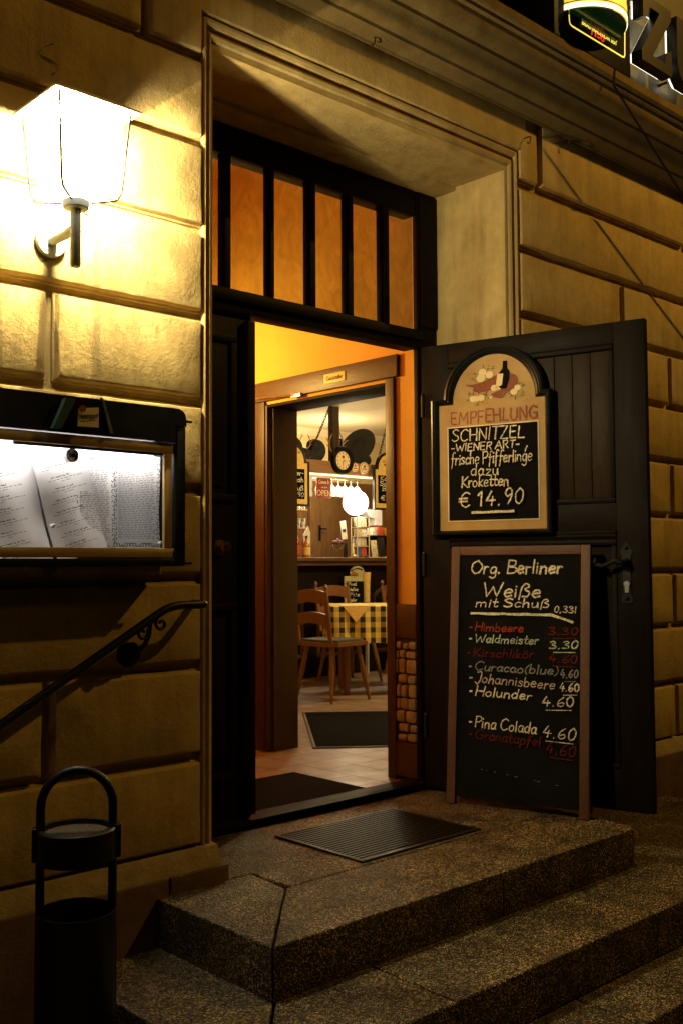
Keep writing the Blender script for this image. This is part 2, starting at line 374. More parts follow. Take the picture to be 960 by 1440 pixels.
# ------------------------------------------------------------------ handwriting: one-stroke alphabet
GL = '''A .72 0,0 .36,1 .72,0|.14,.36 .58,.36
B .62 .08,0 .08,1|~.08,1 .5,.93 .48,.6 .1,.53 .58,.42 .58,.1 .08,0
C .66 ~.64,.86 .4,1 .1,.76 .06,.3 .32,0 .64,.14
E .55 .54,1 .05,1 .05,0 .54,0|.05,.52 .45,.52
F .52 .54,1 .05,1 .05,0|.05,.52 .44,.52
G .72 ~.66,.85 .4,1 .08,.72 .08,.28 .4,0 .66,.14|.66,.14 .66,.46 .42,.46
H .66 .05,1 .05,0|.62,1 .62,0|.05,.5 .62,.5
I .14 .07,1 .07,0
J .46 ~.12,1 .46,1 .42,.2 .22,-.18 .0,.02
K .62 .08,1 .08,0|.6,1 .1,.46 .64,0
L .5 .05,1 .05,0 .52,0
M .84 .03,0 .1,1 .42,.3 .74,1 .82,0
N .66 .05,0 .05,1 .62,0 .62,1
O .78 ~.42,1 .1,.8 .06,.35 .32,0 .66,.16 .74,.62 .42,1
P .56 .08,0 .08,1|~.06,.97 .48,1 .56,.72 .38,.5 .08,.48
R .6 .08,0 .08,1|~.08,.98 .5,1 .54,.72 .38,.53 .08,.5|.3,.5 .6,0
S .56 ~.54,.88 .3,1 .06,.8 .24,.55 .5,.4 .5,.12 .24,0 .02,.12
T .6 .0,1 .62,1|.31,1 .31,0
U .64 ~.05,1 .06,.3 .22,.02 .44,.02 .58,.3 .6,1
W .95 0,1 .22,0 .48,.72 .72,0 .95,1
Z .6 .02,1 .58,1 .02,0 .62,0
a .46 ~.42,.5 .2,.56 .04,.3 .16,.02 .36,.12 .42,.5|~.42,.52 .4,.12 .5,.02
b .46 .06,1 .06,0|~.06,.3 .2,.54 .42,.4 .38,.08 .18,0 .06,.12
c .4 ~.4,.48 .2,.55 .05,.3 .16,.02 .4,.1
d .48 ~.42,.5 .2,.56 .04,.3 .16,.02 .36,.12 .42,.4|.43,1 .43,0
e .44 ~.06,.28 .4,.34 .36,.52 .18,.54 .05,.28 .16,.02 .42,.1
f .36 ~.4,.92 .26,1 .16,.8 .14,.2 .1,-.3|.02,.5 .36,.5
g .46 ~.42,.5 .2,.56 .04,.3 .16,.04 .36,.14 .42,.5|~.42,.5 .42,-.2 .24,-.36 .04,-.24
h .46 .06,1 .06,0|~.06,.3 .22,.54 .38,.46 .4,.2 .42,0
i .14 .07,.54 .07,0|.07,.76 .08,.8
k .44 .06,1 .06,0|.4,.55 .08,.24 .44,0
l .16 .08,1 .08,0
m .74 .05,.54 .05,0|~.05,.36 .2,.54 .34,.44 .36,0|~.36,.36 .5,.54 .66,.44 .68,0
n .46 .05,.54 .05,0|~.05,.34 .2,.54 .38,.46 .4,.2 .42,0
o .46 ~.24,.55 .06,.4 .06,.14 .22,0 .4,.14 .4,.42 .24,.55
ö .46 ~.24,.55 .06,.4 .06,.14 .22,0 .4,.14 .4,.42 .24,.55|.12,.74 .13,.79|.33,.74 .34,.79
p .46 .06,.54 .06,-.36|~.06,.34 .2,.56 .42,.42 .38,.1 .2,0 .06,.1
r .34 .06,.54 .06,0|~.06,.3 .18,.52 .34,.5
s .38 ~.36,.46 .18,.55 .06,.42 .34,.2 .28,.02 .02,.06
t .34 ~.16,.92 .14,.2 .22,.02 .36,.08|.0,.56 .34,.56
u .46 ~.06,.54 .06,.16 .18,0 .36,.14 .41,.54|.41,.54 .43,0
w .6 .02,.54 .14,0 .3,.46 .46,0 .58,.54
z .42 .04,.52 .4,.52 .04,.0 .42,.0
ß .54 ~.06,-.2 .08,.7 .26,1 .44,.8 .24,.56 .5,.36 .44,.04 .2,.04
0 .5 ~.26,1 .06,.7 .08,.2 .26,0 .44,.26 .44,.76 .26,1
1 .3 .02,.72 .22,1 .2,0
3 .5 ~.04,.88 .28,1 .42,.78 .18,.54 .46,.34 .4,.04 .02,.06
4 .56 .3,1 .04,.36 .54,.36|.4,.62 .36,0
6 .5 ~.42,.98 .14,.62 .06,.2 .24,0 .46,.18 .4,.42 .12,.3
9 .5 ~.42,.6 .2,.5 .08,.76 .26,1 .44,.8 .42,.4 .3,0
. .18 .07,.0 .1,.03
, .18 .1,.06 .04,-.14
- .38 .04,.45 .34,.45
( .26 ~.24,1.02 .08,.6 .08,.2 .22,-.12
) .26 ~.04,1.02 .2,.6 .2,.2 .04,-.12
€ .66 ~.62,.86 .38,.98 .14,.7 .14,.25 .38,.02 .62,.14|.0,.6 .5,.6|.0,.4 .46,.4
• .24 .08,.32 .13,.36
\' .2 .12,1.0 .08,.72'''
GLY = {}
for ln in GL.split('\n'):
    ch, rest = ln[0], ln[2:].strip(); wd, st = rest.split(' ', 1); ss = []
    for q in st.split('|'):
        q = q.strip(); sm = q[0] == '~'; pts = [tuple(map(float, a.split(','))) for a in q.lstrip('~').split()]
        ss.append((sm, pts))
    GLY[ch] = (float(wd), ss)
def write(mb, txt, p0, p1, h, w, fn, n0=0., slant=.06, gap=.14, seed=1):
    """text from p0 to p1 (baseline ends) with cap height h, drawn stroke by stroke"""
    rnd = random.Random(seed); adv = 0; items = []
    for ch in txt:
        if ch == ' ': adv += .3; continue
        g = GLY[ch]; items.append((adv, g)); adv += g[0]+gap
    adv -= gap; L = math.hypot(p1[0]-p0[0], p1[1]-p0[1]); ex = ((p1[0]-p0[0])/L, (p1[1]-p0[1])/L); sx = L/adv; k = 0
    for a, (gw, ss) in items:
        dy = rnd.uniform(-.035, .035); sc = rnd.uniform(.94, 1.06); sl = slant+rnd.uniform(-.05, .05)
        for sm, pts in ss:
            q = [((a+x*1.0+y*sl)*sx, (y*sc+dy)*h) for x, y in pts]
            if sm: q = [(b.x, b.y) for b in smooth([Vector((c_[0], c_[1], 0)) for c_ in q], 5)]
            else:
                z = []
                for (xa, ya), (xb, yb) in zip(q, q[1:]):
                    for j in range(4): z.append((xa+(xb-xa)*j/4, ya+(yb-ya)*j/4))
                q = z+[q[-1]]
            q = [(p0[0]+ex[0]*x-ex[1]*y+rnd.uniform(-1, 1)*h*.012, p0[1]+ex[1]*x+ex[0]*y+rnd.uniform(-1, 1)*h*.012) for x, y in q]
            mb.ribbon(q, w*rnd.uniform(.72, 1.15), fn, n0+k*.00018, .22, rnd); k += 1
def printed(name, txt, size, M, mname, parent, align='CENTER', ext=.0008, sx=1.):
    cu = bpy.data.curves.new(name, 'FONT'); cu.body = txt; cu.size = size; cu.align_x = align; cu.align_y = 'CENTER'; cu.extrude = ext; cu.resolution_u = 3
    o = bpy.data.objects.new(name, cu); COL.objects.link(o)
    me = bpy.data.meshes.new_from_object(o.evaluated_get(bpy.context.evaluated_depsgraph_get())); bpy.data.objects.remove(o)
    o = bpy.data.objects.new(name, me); COL.objects.link(o); me.transform(Matrix.Diagonal((sx, 1, 1, 1))); me.transform(M)
    r = parent
    while r is not None and r.parent: r = r.parent
    if r is not None and not r.get('_l'): me.transform(Matrix.Translation(-Vector(r.location)))
    me.materials.clear(); me.materials.append(MATS[mname]); o.parent = parent; return o
def facing_front(x, y, z): return frameM((x, y, z), (1, 0, 0), (0, 0, 1), (0, -1, 0))   # text readable from -y

# ================================================================== SETTING
g = MB(); g.add([(-300, -300, -.45), (300, -300, -.45), (300, 300, -.45), (-300, 300, -.45)], [(0, 1, 2, 3)])
struct(g.build('ground', 'pavement'))

# ------------------------------------------------------------------ the building front
YG, YB = 2.908, 2.875
bld = thing('tavern_building', 'ochre plastered tavern facade with block joints and moulded cornice around the doorway', 'building', (0, 2.925, -.45))
def opoly(p, d):
    n = len(p); out = []
    for i in range(n):
        a, b, c_ = Vector(p[i-1]), Vector(p[i]), Vector(p[(i+1) % n]); e1 = (b-a).normalized(); e2 = (c_-b).normalized()
        n1 = Vector((-e1.y, e1.x)); n2 = Vector((-e2.y, e2.x)); m = (n1+n2); out.append(tuple(b+m*(d/(1+n1.dot(n2)))))
    return out
w = MB()
w.box(-5, 2.09, YG, 3.33, -.45, 6); w.box(3.74, 11, YG, 3.33, -.45, 6); w.box(2.09, 3.74, YG, 3.33, 2.88, 6)
def nz3(p, f): return noise_mod.noise(Vector(p)*f)
def worn(ring, a, seg=.045):     # edges of old plaster and stone are never straight
    out = []; n = len(ring)
    L0 = [max(1, int((Vector(ring[(i+1) % n])-Vector(ring[i])).length/seg)) for i in range(n)]
    for i in range(n):
        p, q = Vector(ring[i]), Vector(ring[(i+1) % n]); k = block_n[i] if block_n else L0[i]
        for j in range(k):
            b = p.lerp(q, j/k); out.append((b.x+a*(nz3(b, 9)+.8*nz3(b, 31)), b.y+a*.5*nz3(b+Vector((7, 0, 0)), 14), b.z+a*(nz3(b+Vector((0, 5, 0)), 9)+.8*nz3(b+Vector((0, 5, 0)), 31))))
    return out
block_n = None
def block(poly):   # CCW polygon in x,z
    global block_n
    n_ = len(poly); block_n = [max(1, int(math.dist(poly[i], poly[(i+1) % n_])/.045)) for i in range(n_)]
    rnd = random.Random(str(poly)); j = rnd.uniform(-.002, .002)
    steps = [(.010, YG+.001), (.0115, 2.898), (.018, 2.896), (.021, 2.881+j), (.024, YB+.001+j), (.029, YB-.001+j)]
    rings = [worn([(x, y, z) for x, z in opoly(poly, d)], .0022 if 0 < q_ < 5 else .001) for q_, (d, y) in enumerate(steps)]
    w.loft(rings, True, False, True); w.add(rings[-1], [list(range(len(rings[-1])))])
def rect(x0, x1, z0, z1): block([(x0, z0), (x1, z0), (x1, z1), (x0, z1)])
ZR = [.107, .41, .715, 1.01, 1.31, 1.61, 1.91, 2.21, 2.52, 2.82]
for i, (a, b) in enumerate(zip(ZR, ZR[1:])):
    j = 1.47 if i % 2 == 1 else .82
    xs = [-4.6+j-1.47, -3.2+j-1.47, -1.83+j-1.47, -.46+j-1.47+.57-.0]
    xs = [j-1.36*k for k in range(4, -1, -1)]
    for x0, x1 in zip(xs, xs[1:]): rect(x0, x1, a, b)
    rect(j, 2.045, a, b)
    xs = [3.802] + ([5.145+1.36*k for k in range(4)] if i % 2 == 0 else [4.675+1.36*k for k in range(4)])
    if i == 8: xs = [3.802, 5.9, 7.3, 8.7]
    for x0, x1 in zip(xs, xs[1:]): rect(x0, x1, a, b)
for k in range(4): rect(1.80-1.36*(k+1), 1.80-1.36*k, 2.82, 3.19)
block([(1.80, 2.82), (2.045, 2.82), (2.045, 2.965), (3.802, 2.965), (3.802, 2.835), (3.975, 2.835), (3.975, 3.19), (1.80, 3.19)])
for k in range(4): rect(3.975+1.377*k, 3.975+1.377*(k+1), 2.835, 3.19)
w.box(2.092, 3.738, 3.20, 3.33, 2.862, 2.879)
w.build('facade_wall', 'plaster', bld)
pr = [(.03, 2.93), (0, 2.9068), (.22, 2.902), (.28, 2.893), (.42, 2.888), (.52, 2.894), (.56, 2.904), (.66, 2.904), (.72, 2.888), (.84, 2.881), (.95, 2.883), (1, 2.89), (1, 2.93)]
k_ = MB(); k_.loft([[(2.09-s*.055, y, .06) for s, y in pr], [(2.09-s*.055, y, 2.88+s*.1) for s, y in pr], [(3.74+s*.07, y, 2.88+s*.1) for s, y in pr], [(3.74+s*.07, y, .06) for s, y in pr]], True, True, True)
k_.build('door_casing', 'plaster', bld)
cp = [(2.93, 3.145), (2.868, 3.147), (2.862, 3.157), (2.80, 3.176), (2.798, 3.19), (2.782, 3.193), (2.765, 3.199), (2.752, 3.21), (2.745, 3.226), (2.735, 3.243), (2.72, 3.252), (2.718, 3.268), (2.70, 3.27),
      (2.67, 3.279), (2.65, 3.297), (2.643, 3.32), (2.64, 3.335), (2.622, 3.338), (2.62, 3.354), (2.605, 3.356), (2.60, 3.362), (2.598, 3.398), (2.93, 3.43)]
cb = MB(); cb.prism(cp, -5, 11, lambda y, z, x: (x, y, z)); cb.build('cornice', 'shaded_plaster', bld)
for x0, x1, zt in ((-5, -2.2, .05), (-2.195, -.7, .047), (-.695, .6, .052), (.605, 1.868, .05), (1.874, 2.105, .052), (3.80, 5.2, .05), (5.205, 7, .05), (7.005, 11, .05)):
    pb = MB(); pb.box(x0, x1, 2.825, 2.93, -.45, zt, .008); pb.build('plinth_block', 'plinth_stone', bld)
mb = MB()
for x0, x1 in ((-5, 2.088), (3.802, 11)):
    mb.prism([(2.93, .045), (2.838, .045), (2.842, .062), (2.87, .112), (2.93, .118)], x0, x1, lambda y, z, x: (x, y, z))
mb.build('mortar_ledge', 'mortar', bld)
for (x, z) in ((2.834, 3.146), (3.853, 3.03), (4.163, 3.10)):
    h = MB(); h.tube(smooth([(x, 2.88, z+.02), (x, 2.845, z+.02), (x-.004, 2.832, z+.005), (x-.006, 2.842, z-.014), (x-.008, 2.85, z-.008)]), .0028, 6)
    h.build('hook', 'black_iron', bld)

m = MB(); m.ribbon([(1.462, 2.668), (1.432, 2.648), (1.41, 2.62), (1.448, 2.612), (1.478, 2.606), (1.476, 2.587), (1.457, 2.567)], .004, lambda u, v, o: (u, 2.8695-o, v), 0, .8); m.build('wall_crack', 'rubble_gap', bld)

# ------------------------------------------------------------------ steps
st = thing('entrance_steps', 'three washed terrazzo entrance steps with a cracked corner joint', 'steps', (2.8, 2.3, -.45))
def slab(name, polys, z0, z1, parent, ov=.0):
    global block_n
    m = MB()
    for p in polys:
        bm = bmesh.new(); q = opoly(p, .0006); block_n = None; q = [(a[0], a[1]) for a in worn([(x, y, z1) for x, y in q], .0025, .05)]; vs = [bm.verts.new((x, y, z0)) for x, y in q]; f = bm.faces.new(vs)
        r = bmesh.ops.extrude_face_region(bm, geom=[f]); top = [e for e in r['geom'] if isinstance(e, bmesh.types.BMVert)]
        for v in top: v.co.z = z1
        bmesh.ops.recalc_face_normals(bm, faces=bm.faces)
        ed = [e for e in bm.edges if all(abs(v.co.z-z1) < 1e-6 for v in e.verts)]
        bmesh.ops.bevel(bm, geom=ed, offset=.007, segments=3, profile=.6, affect='EDGES')
        m.bm(bm)
    return m.build(name, 'terrazzo', parent)
slab('landing', [[(1.82, 2.25), (2.18, 2.625), (2.2, 2.83), (1.82, 2.83)], [(1.822, 2.245), (2.83, 2.245), (2.85, 2.625), (2.185, 2.625)],
                 [(2.835, 2.245), (3.66, 2.245), (3.70, 2.28), (3.71, 2.625), (2.855, 2.625)], [(2.205, 2.63), (3.72, 2.63), (3.74, 2.9), (3.74, 3.30), (2.092, 3.30), (2.092, 2.833), (2.205, 2.833)]], -.15, 0, st)
slab('tread', [[(1.51, 1.91), (1.83, 2.255), (1.83, 2.82), (1.51, 2.82)], [(1.514, 1.905), (2.19, 1.905), (2.2, 2.25), (1.834, 2.25)], [(2.195, 1.905), (3.235, 1.905), (3.27, 2.25), (2.205, 2.25)], [(3.24, 1.905), (4.9, 1.905), (4.9, 2.82), (3.75, 2.82), (3.70, 2.255), (3.275, 2.25)]], -.30, -.15, st)
slab('tread', [[(1.53, 1.66), (2.74, 1.66), (2.75, 1.905), (1.53, 1.905)], [(2.745, 1.66), (4.2, 1.66), (4.2, 1.905), (2.755, 1.905)], [(4.205, 1.66), (5.6, 1.66), (5.6, 2.82), (4.905, 2.82), (4.905, 1.905), (4.205, 1.905)]], -.45, -.30, st)
core = MB(); core.box(1.84, 3.68, 2.27, 3.29, -.44, -.151); core.box(1.54, 4.88, 1.93, 2.8, -.44, -.302); core.build('riser_core', 'plinth_stone', st)

gm = thing('boot_scraper_mat', 'black ribbed metal grate mat set in the landing before the doorway', 'door mat', (2.87, 2.89, 0))
m = MB()
for k in range(20): y = 2.667+k*.0228; m.box(2.57, 3.19, y, y+.012, .001, .007)
m.build('bar', 'black_iron', gm); gm.children[0].name = 'ribbed_grate'
m = MB(); m.box(2.553, 2.57, 2.65, 3.135, .0005, .008, .002); m.box(3.19, 3.207, 2.65, 3.135, .0005, .008, .002); m.box(2.57, 3.19, 2.65, 2.665, .0005, .008, .002); m.box(2.57, 3.19, 3.12, 3.135, .0005, .008, .002)
m.build('frame', 'wire', gm)
m = MB(); m.box(2.57, 3.19, 2.665, 3.12, .0008, .003); m.build('tray', 'mat_black', gm)

# ------------------------------------------------------------------ entrance door frame
df = thing('entrance_door_frame', 'black wooden door frame with six-pane transom light and a narrow fixed leaf', 'door frame', (2.9, 3.37, 0))
m = MB(); Y0, Y1 = 3.332, 3.41
m.box(2.09, 2.16, Y0, Y1, .03, 2.861, .006); m.box(3.60, 3.74, Y0, 3.36, .034, 2.861, .006); m.box(2.16, 3.59, Y0, Y1, 2.735, 2.861, .006)
m.box(2.16, 3.59, Y0-.012, Y1, 2.085, 2.18, .008); m.box(2.14, 3.62, Y0-.03, Y0-.012, 2.125, 2.165, .008);
m.box(2.10, 2.155, Y0-.012, Y0, .1, 2.08, .005); m.box(3.625, 3.735, Y0-.012, Y0, 2.2, 2.85, .005)
m.build('frame', 'dark_wood', df)
px = [(2.20, 2.438), (2.488, 2.674), (2.716, 2.896), (2.95, 3.123), (3.178, 3.347), (3.409, 3.58)]
for (a, b), (c_, d) in zip(px, px[1:]):
    m = MB(); m.box(b, c_, Y0-.004, Y0+.024, 2.18, 2.735, .006); m.box(b+.012, c_-.012, Y0-.012, Y0-.004, 2.18, 2.735, .004); m.build('mullion', 'dark_wood', df)
for a, b in px:
    m = MB(); m.box(a-.004, b+.004, 3.345, 3.348, 2.176, 2.739); m.build('transom_pane', 'pane_glass', df)
m = MB(); m.box(2.162, 2.60, Y0+.01, Y1-.012, .035, 2.083, .005)
for z0, z1 in ((1.31, 1.99), (.2, .9)):
    m.box(2.23, 2.52, Y0-.002, Y0+.012, z0, z0+.03, .006); m.box(2.23, 2.52, Y0-.002, Y0+.012, z1-.03, z1, .006)
    m.box(2.23, 2.26, Y0-.002, Y0+.012, z0+.03, z1-.03, .006); m.box(2.49, 2.52, Y0-.002, Y0+.012, z0+.03, z1-.03, .006)
    m.box(2.29, 2.46, Y0, Y0+.012, z0+.06, z1-.06, .008)
m.box(2.56, 2.602, Y0-.02, Y0+.01, .05, 2.06, .008)
lf = m.build('fixed_leaf', 'dark_wood', df)
m = MB(); m.lathe([(.0, Y0-.055), (.018, Y0-.052), (.026, Y0-.04), (.02, Y0-.026), (.01, Y0-.018), (.012, Y0-.006), (.032, Y0-.003), (.032, Y0+.01)], (2.435, 0, 1.124), 18, 'Y'); m.build('door_knob', 'old_brass', lf)
m = MB(); m.box(2.09, 3.74, 3.302, 3.42, .002, .034, .008); m.build('threshold', 'dark_wood_x', df)

# ------------------------------------------------------------------ open door leaf
A0 = Vector((3.58, 3.29, 0)); B0 = Vector((3.849, 2.279, 0)); eu = (B0-A0).normalized(); en = Vector((eu.y, -eu.x, 0)); DM = frameM(A0, eu, en, (0, 0, 1))
# local: x along leaf, y = out of the visible face, z up
dr = thing('entrance_door', 'tall dark panelled wooden door standing open against the right jamb', 'door', M=DM)
m = MB(); T = -.042
m.box(0, .14, T, 0, .018, 2.087, .003); m.box(.925, 1.06, T, 0, .018, 2.087, .003)
m.build('stile', 'door_wood', dr)
m = MB()
for z0, z1 in ((1.995, 2.087), (1.155, 1.31), (.018, .19)): m.box(.14, .925, T+.001, -.001, z0, z1, .003)
m.box(.14, .925, -.001, .008, 1.165, 1.178, .003); m.box(.14, .925, -.001, .012, 1.178, 1.192, .004)
m.build('rail', 'door_wood_u', dr)
m = MB(); n = 9; bw = (.925-.14-.05)/n
for k in range(n): m.box(.165+k*bw+.001, .165+(k+1)*bw-.001, T+.012, -.014, 1.335, 1.97, .004)
m.build('upper_panel', 'panel_boards', dr)
m = MB()
for z0, z1 in ((1.31, 1.995), (.19, 1.155)):
    for (x0, x1, a, b) in ((.14, .925, z0, z0+.025), (.14, .925, z1-.025, z1), (.14, .165, z0+.025, z1-.025), (.90, .925, z0+.025, z1-.025)): m.box(x0, x1, T+.008, .004, a, b, .009)
m.build('panel_moulding', 'door_wood', dr)
m = MB(); m.box(.16, .905, T+.012, -.016, .21, 1.135); m.box(.22, .845, -.018, -.006, .28, 1.07, .012); m.build('lower_panel', 'door_wood', dr)
m = MB(); m.prism([(.945, .886), (.987, .886), (.992, .9), (.982, .93), (.985, 1.09), (.995, 1.1), (.985, 1.115), (.966, 1.145), (.947, 1.115), (.937, 1.1), (.947, 1.09), (.95, .93), (.94, .9)], .0005, .005, lambda u, z, t: (u, t, z))
for z in (1.118, .905): m.ball((.966, .006, z), .009, 8)
m.tube(smooth([(.966, .004, 1.055), (.966, .04, 1.055), (.955, .052, 1.057), (.93, .054, 1.062), (.90, .053, 1.05), (.875, .053, 1.042), (.85, .052, 1.05), (.838, .052, 1.066), (.85, .052, 1.072)]), [.011]*5+[.012]*10+[.009]*10+[.011]*10+[.008]*6, 10)
m.lathe([(.018, .004), (.02, .012), (.013, .02), (.012, .04)], (.966, 0, 1.055), 14, 'Y')
m.ball((.846, .053, 1.06), .015, 10)
m.build('handle', 'black_iron', dr)
m = MB(); m.prism([(.959, .93), (.975, .93), (.976, .958), (.981, .967), (.976, .976), (.967, .98), (.958, .976), (.953, .967), (.958, .958)], .005, .012, lambda u, z, t: (u, t, z)); m.build('lock_cylinder', 'silver', dr)
for z in (.3, 1.05, 1.80):
    m = MB(); m.lathe([(.009, z-.05), (.009, z+.05)], (.012, .012, 0), 10); m.ball((.012, .012, z+.055), .009, 8); m.build('hinge', 'black_iron', dr)

# ------------------------------------------------------------------ hanging menu board on the door
EM = DM @ Matrix.Translation((0, .006, 0))
eb = thing('menu_board', 'arched ochre menu board with painted bottle hanging on the open door', 'menu board', M=EM)
def archpts(x0, x1, z0, zs, hw, cx, top, n=20):
    p = [(x0, z0), (x1, z0), (x1, zs), (cx+hw, zs)]
    p += [(cx+hw*math.cos(math.pi*i/n), zs+.004+(top-zs-.004)*math.sin(math.pi*i/n)) for i in range(n+1)]
    return p+[(cx-hw, zs), (x0, zs)]
outer = archpts(.066, .656, 1.185, 1.822, .245, .378, 2.046); inner = archpts(.104, .625, 1.208, 1.793, .203, .378, 2.008)
m = MB(); m.prism(inner, .0, .016, lambda u, z, t: (u, t, z)); m.build('ochre_panel', 'ochre_board', eb)
m = MB(); fn = lambda u, z, t: (u, t, z)
def between(f): return [(a+(b-a)*f, c_+(d-c_)*f) for (a, c_), (b, d) in zip(outer, inner)]
rings = []
for f, t in ((0, 0), (0, .028), (.12, .036), (.35, .040), (.5, .034), (.62, .036), (.8, .030), (1, .022), (1, .012)):
    rings.append([(u, t, z) for u, z in between(f)])
n = len(outer)
for ra, rb in zip(rings, rings[1:]):
    m.add(ra+rb, [(i, (i+1) % n, n+(i+1) % n, n+i) for i in range(n)], True)
m.build('frame', 'black_paint', eb)
m = MB(); m.box(.146, .594, .0165, .019, 1.248, 1.688); m.build('border', 'cream_paint', eb)
m = MB(); m.box(.152, .588, .0185, .021, 1.254, 1.682); m.build('chalk_panel', 'chalkboard', eb)
m = MB(); f2 = lambda u, v, o: (u, .0216+o, v)
write(m, 'SCHNITZEL', (.170, 1.622), (.525, 1.615), .054, .0066, f2, seed=3)
write(m, '-WIENER ART-', (.168, 1.573), (.505, 1.572), .034, .0055, f2, .004, seed=4)
m.ribbon([(.541, 1.576), (.535, 1.566), (.531, 1.552)], .005, f2, .004)
write(m, 'frische Pfifferlinge', (.168, 1.510), (.565, 1.508), .056, .0055, f2, .008, gap=.08, seed=5)
write(m, 'dazu', (.268, 1.456), (.404, 1.455), .05, .0055, f2, .012, seed=6)
write(m, 'Kroketten', (.222, 1.404), (.455, 1.402), .052, .0058, f2, .016, gap=.08, seed=7)
write(m, '€ 14.90', (.212, 1.312), (.525, 1.322), .066, .0075, f2, .02, .1, seed=8)
m.ribbon([(.28+.2*k/8, 1.287+random.uniform(-.001, .001)) for k in range(9)], .011, f2, .024, .1)
m.build('lettering', 'chalk_cream', eb)
m = MB(); write(m, 'EMPFEHLUNG', (.164, 1.700), (.588, 1.697), .056, .0085, lambda u, v, o: (u, .0164+o, v), 0, 0, .16, seed=9); m.build('heading', 'red_paint', eb)
# painted still life: bottle, ham, leaves, onions (thin raised paint)
m = MB(); fx = lambda u, z, t: (u, t, z); P0 = .0166
def px2(pts): return [(.16+(x-165)*.000657, 1.70+(712-y)*.00059) for x, y in pts]
def paint(pts, lay, mi, sm=True):
    m.cur = mi; q = px2(pts)
    if sm: q = [(a.x, a.y) for a in smooth([Vector((a, b, 0)) for a, b in q+[q[0]]], 4)][:-1]
    m.prism(q, P0, P0+.0005*lay, fx)
rl = random.Random(4)
for cx_, cy_, rx, ry in ((420, 330, 80, 60), (370, 520, 85, 45), (680, 490, 55, 55)):
    for k in range(26):
        a = rl.uniform(0, 6.28); q = rl.uniform(.5, 1.05); x, y = cx_+rx*q*math.cos(a), cy_+ry*q*math.sin(a); b = a+rl.uniform(-.9, .9); l = rl.uniform(14, 28)
        paint([(x, y), (x+l*.5*math.cos(b)-4*math.sin(b), y+l*.5*math.sin(b)+4*math.cos(b)), (x+l*math.cos(b), y+l*math.sin(b)), (x+l*.5*math.cos(b)+4*math.sin(b), y+l*.5*math.sin(b)-4*math.cos(b))], 1+k*.02, 0, False)
paint([(285, 405), (340, 412), (420, 398), (500, 365), (560, 350), (545, 430), (470, 470), (390, 478), (340, 460), (350, 440), (300, 420)], 2.2, 1)
paint([(600, 350), (660, 370), (682, 420), (660, 470), (600, 500), (560, 540), (500, 525), (480, 500), (560, 470), (600, 430)], 2.4, 1)
for x, y, r in ((418, 325, 30), (470, 350, 30), (405, 370, 34), (345, 525, 27), (375, 527, 24), (408, 523, 26), (676, 470, 24), (650, 500, 26), (505, 455, 26), (540, 450, 24)):
    paint([(x+r*math.cos(k*.6283), y+r*.92*math.sin(k*.6283)) for k in range(10)], 3+(x % 7)*.1, 2)
paint([(572, 255), (602, 255), (604, 310), (622, 345), (618, 400), (595, 468), (555, 468), (530, 440), (540, 345), (568, 310)], 4.2, 3, False)
paint([(530, 350), (574, 352), (562, 440), (530, 450), (518, 440)], 4.8, 2, False)
paint([(470, 520), (492, 512), (490, 535), (468, 533)], 4, 2, False)
m.build('painted_still_life', ['green_paint', 'ham_paint', 'cream_paint', 'chalkboard'], eb)

# ------------------------------------------------------------------ standing chalkboard
e = Vector((.27963, -.96011, 0)); nn = Vector((-.96011, -.27963, 0)); tl = R(4.5)
upv = (-nn*math.sin(tl)+Vector((0, 0, 1))*math.cos(tl)); nv = nn*math.cos(tl)+Vector((0, 0, 1))*math.sin(tl)
AM = frameM((3.465, 3.055, 0), e, upv, nv)      # local x along, y up the board, z out of the face
ab = thing('chalkboard_stand', 'wood-framed standing chalkboard with coloured drink prices leaning against the door', 'chalkboard', M=AM)
m = MB(); m.box(0, .041, -.012, .012, 0, 1.093, .003); m.box(.602, .643, -.012, .012, 0, 1.093, .003)
m2 = MB(); WB, HB = .641, 1.135
m = MB(); m.box(0, .041, .002, HB, -.012, .012, .004); m.build('leg', 'board_wood', ab)
m = MB(); m.box(WB-.041, WB, .002, HB, -.012, .012, .004); m.build('leg', 'board_wood', ab)
m = MB(); m.box(.041, WB-.041, HB-.04, HB, -.0115, .0115, .004);  m.build('crossbar', 'board_wood_x', ab)
m = MB(); m.box(.041, WB-.041, .035, HB-.04, -.008, .002); m.build('chalk_panel', 'chalkboard', ab)
m = MB(); m.M = Matrix.Translation((0, HB-.01, -.02)) @ Matrix.Rotation(R(4), 4, 'X')
m.box(.02, .055, -HB+.02, 0, -.012, .006, .003); m.box(WB-.055, WB-.02, -HB+.02, 0, -.012, .006, .003); m.box(.055, WB-.055, -.9, -.86, -.01, .004, .003); m.box(.055, WB-.055, -.06, -.02, -.01, .004, .003)
m.build('back_leg', 'board_wood', ab)
f3 = lambda u, v, o: (u, v, .0026+o); m = MB()
MI = ['chalk_cream', 'chalk_red', 'chalk_green', 'chalk_dimred', 'chalk_grey', 'chalk_pink', 'chalk_white']
m.cur = 0
write(m, 'Org. Berliner', (.09, 1.015), (.515, 1.014), .056, .0082, f3, 0, .1, .1, 11)
write(m, 'Weiße', (.152, .912), (.42, .912), .06, .0088, f3, .003, .1, .1, 12)
write(m, 'mit Schuß', (.12, .866), (.46, .867), .037, .0062, f3, .006, .1, .12, 13)
write(m, '0,33l', (.484, .848), (.58, .846), .027, .005, f3, .009, .1, .14, 14)
m.ribbon([(.103+.368*k/10, .836+.001*math.sin(k*2)) for k in range(11)]+[(.5, .828), (.535, .818), (.567, .807)], .011, f3, .01, .15)
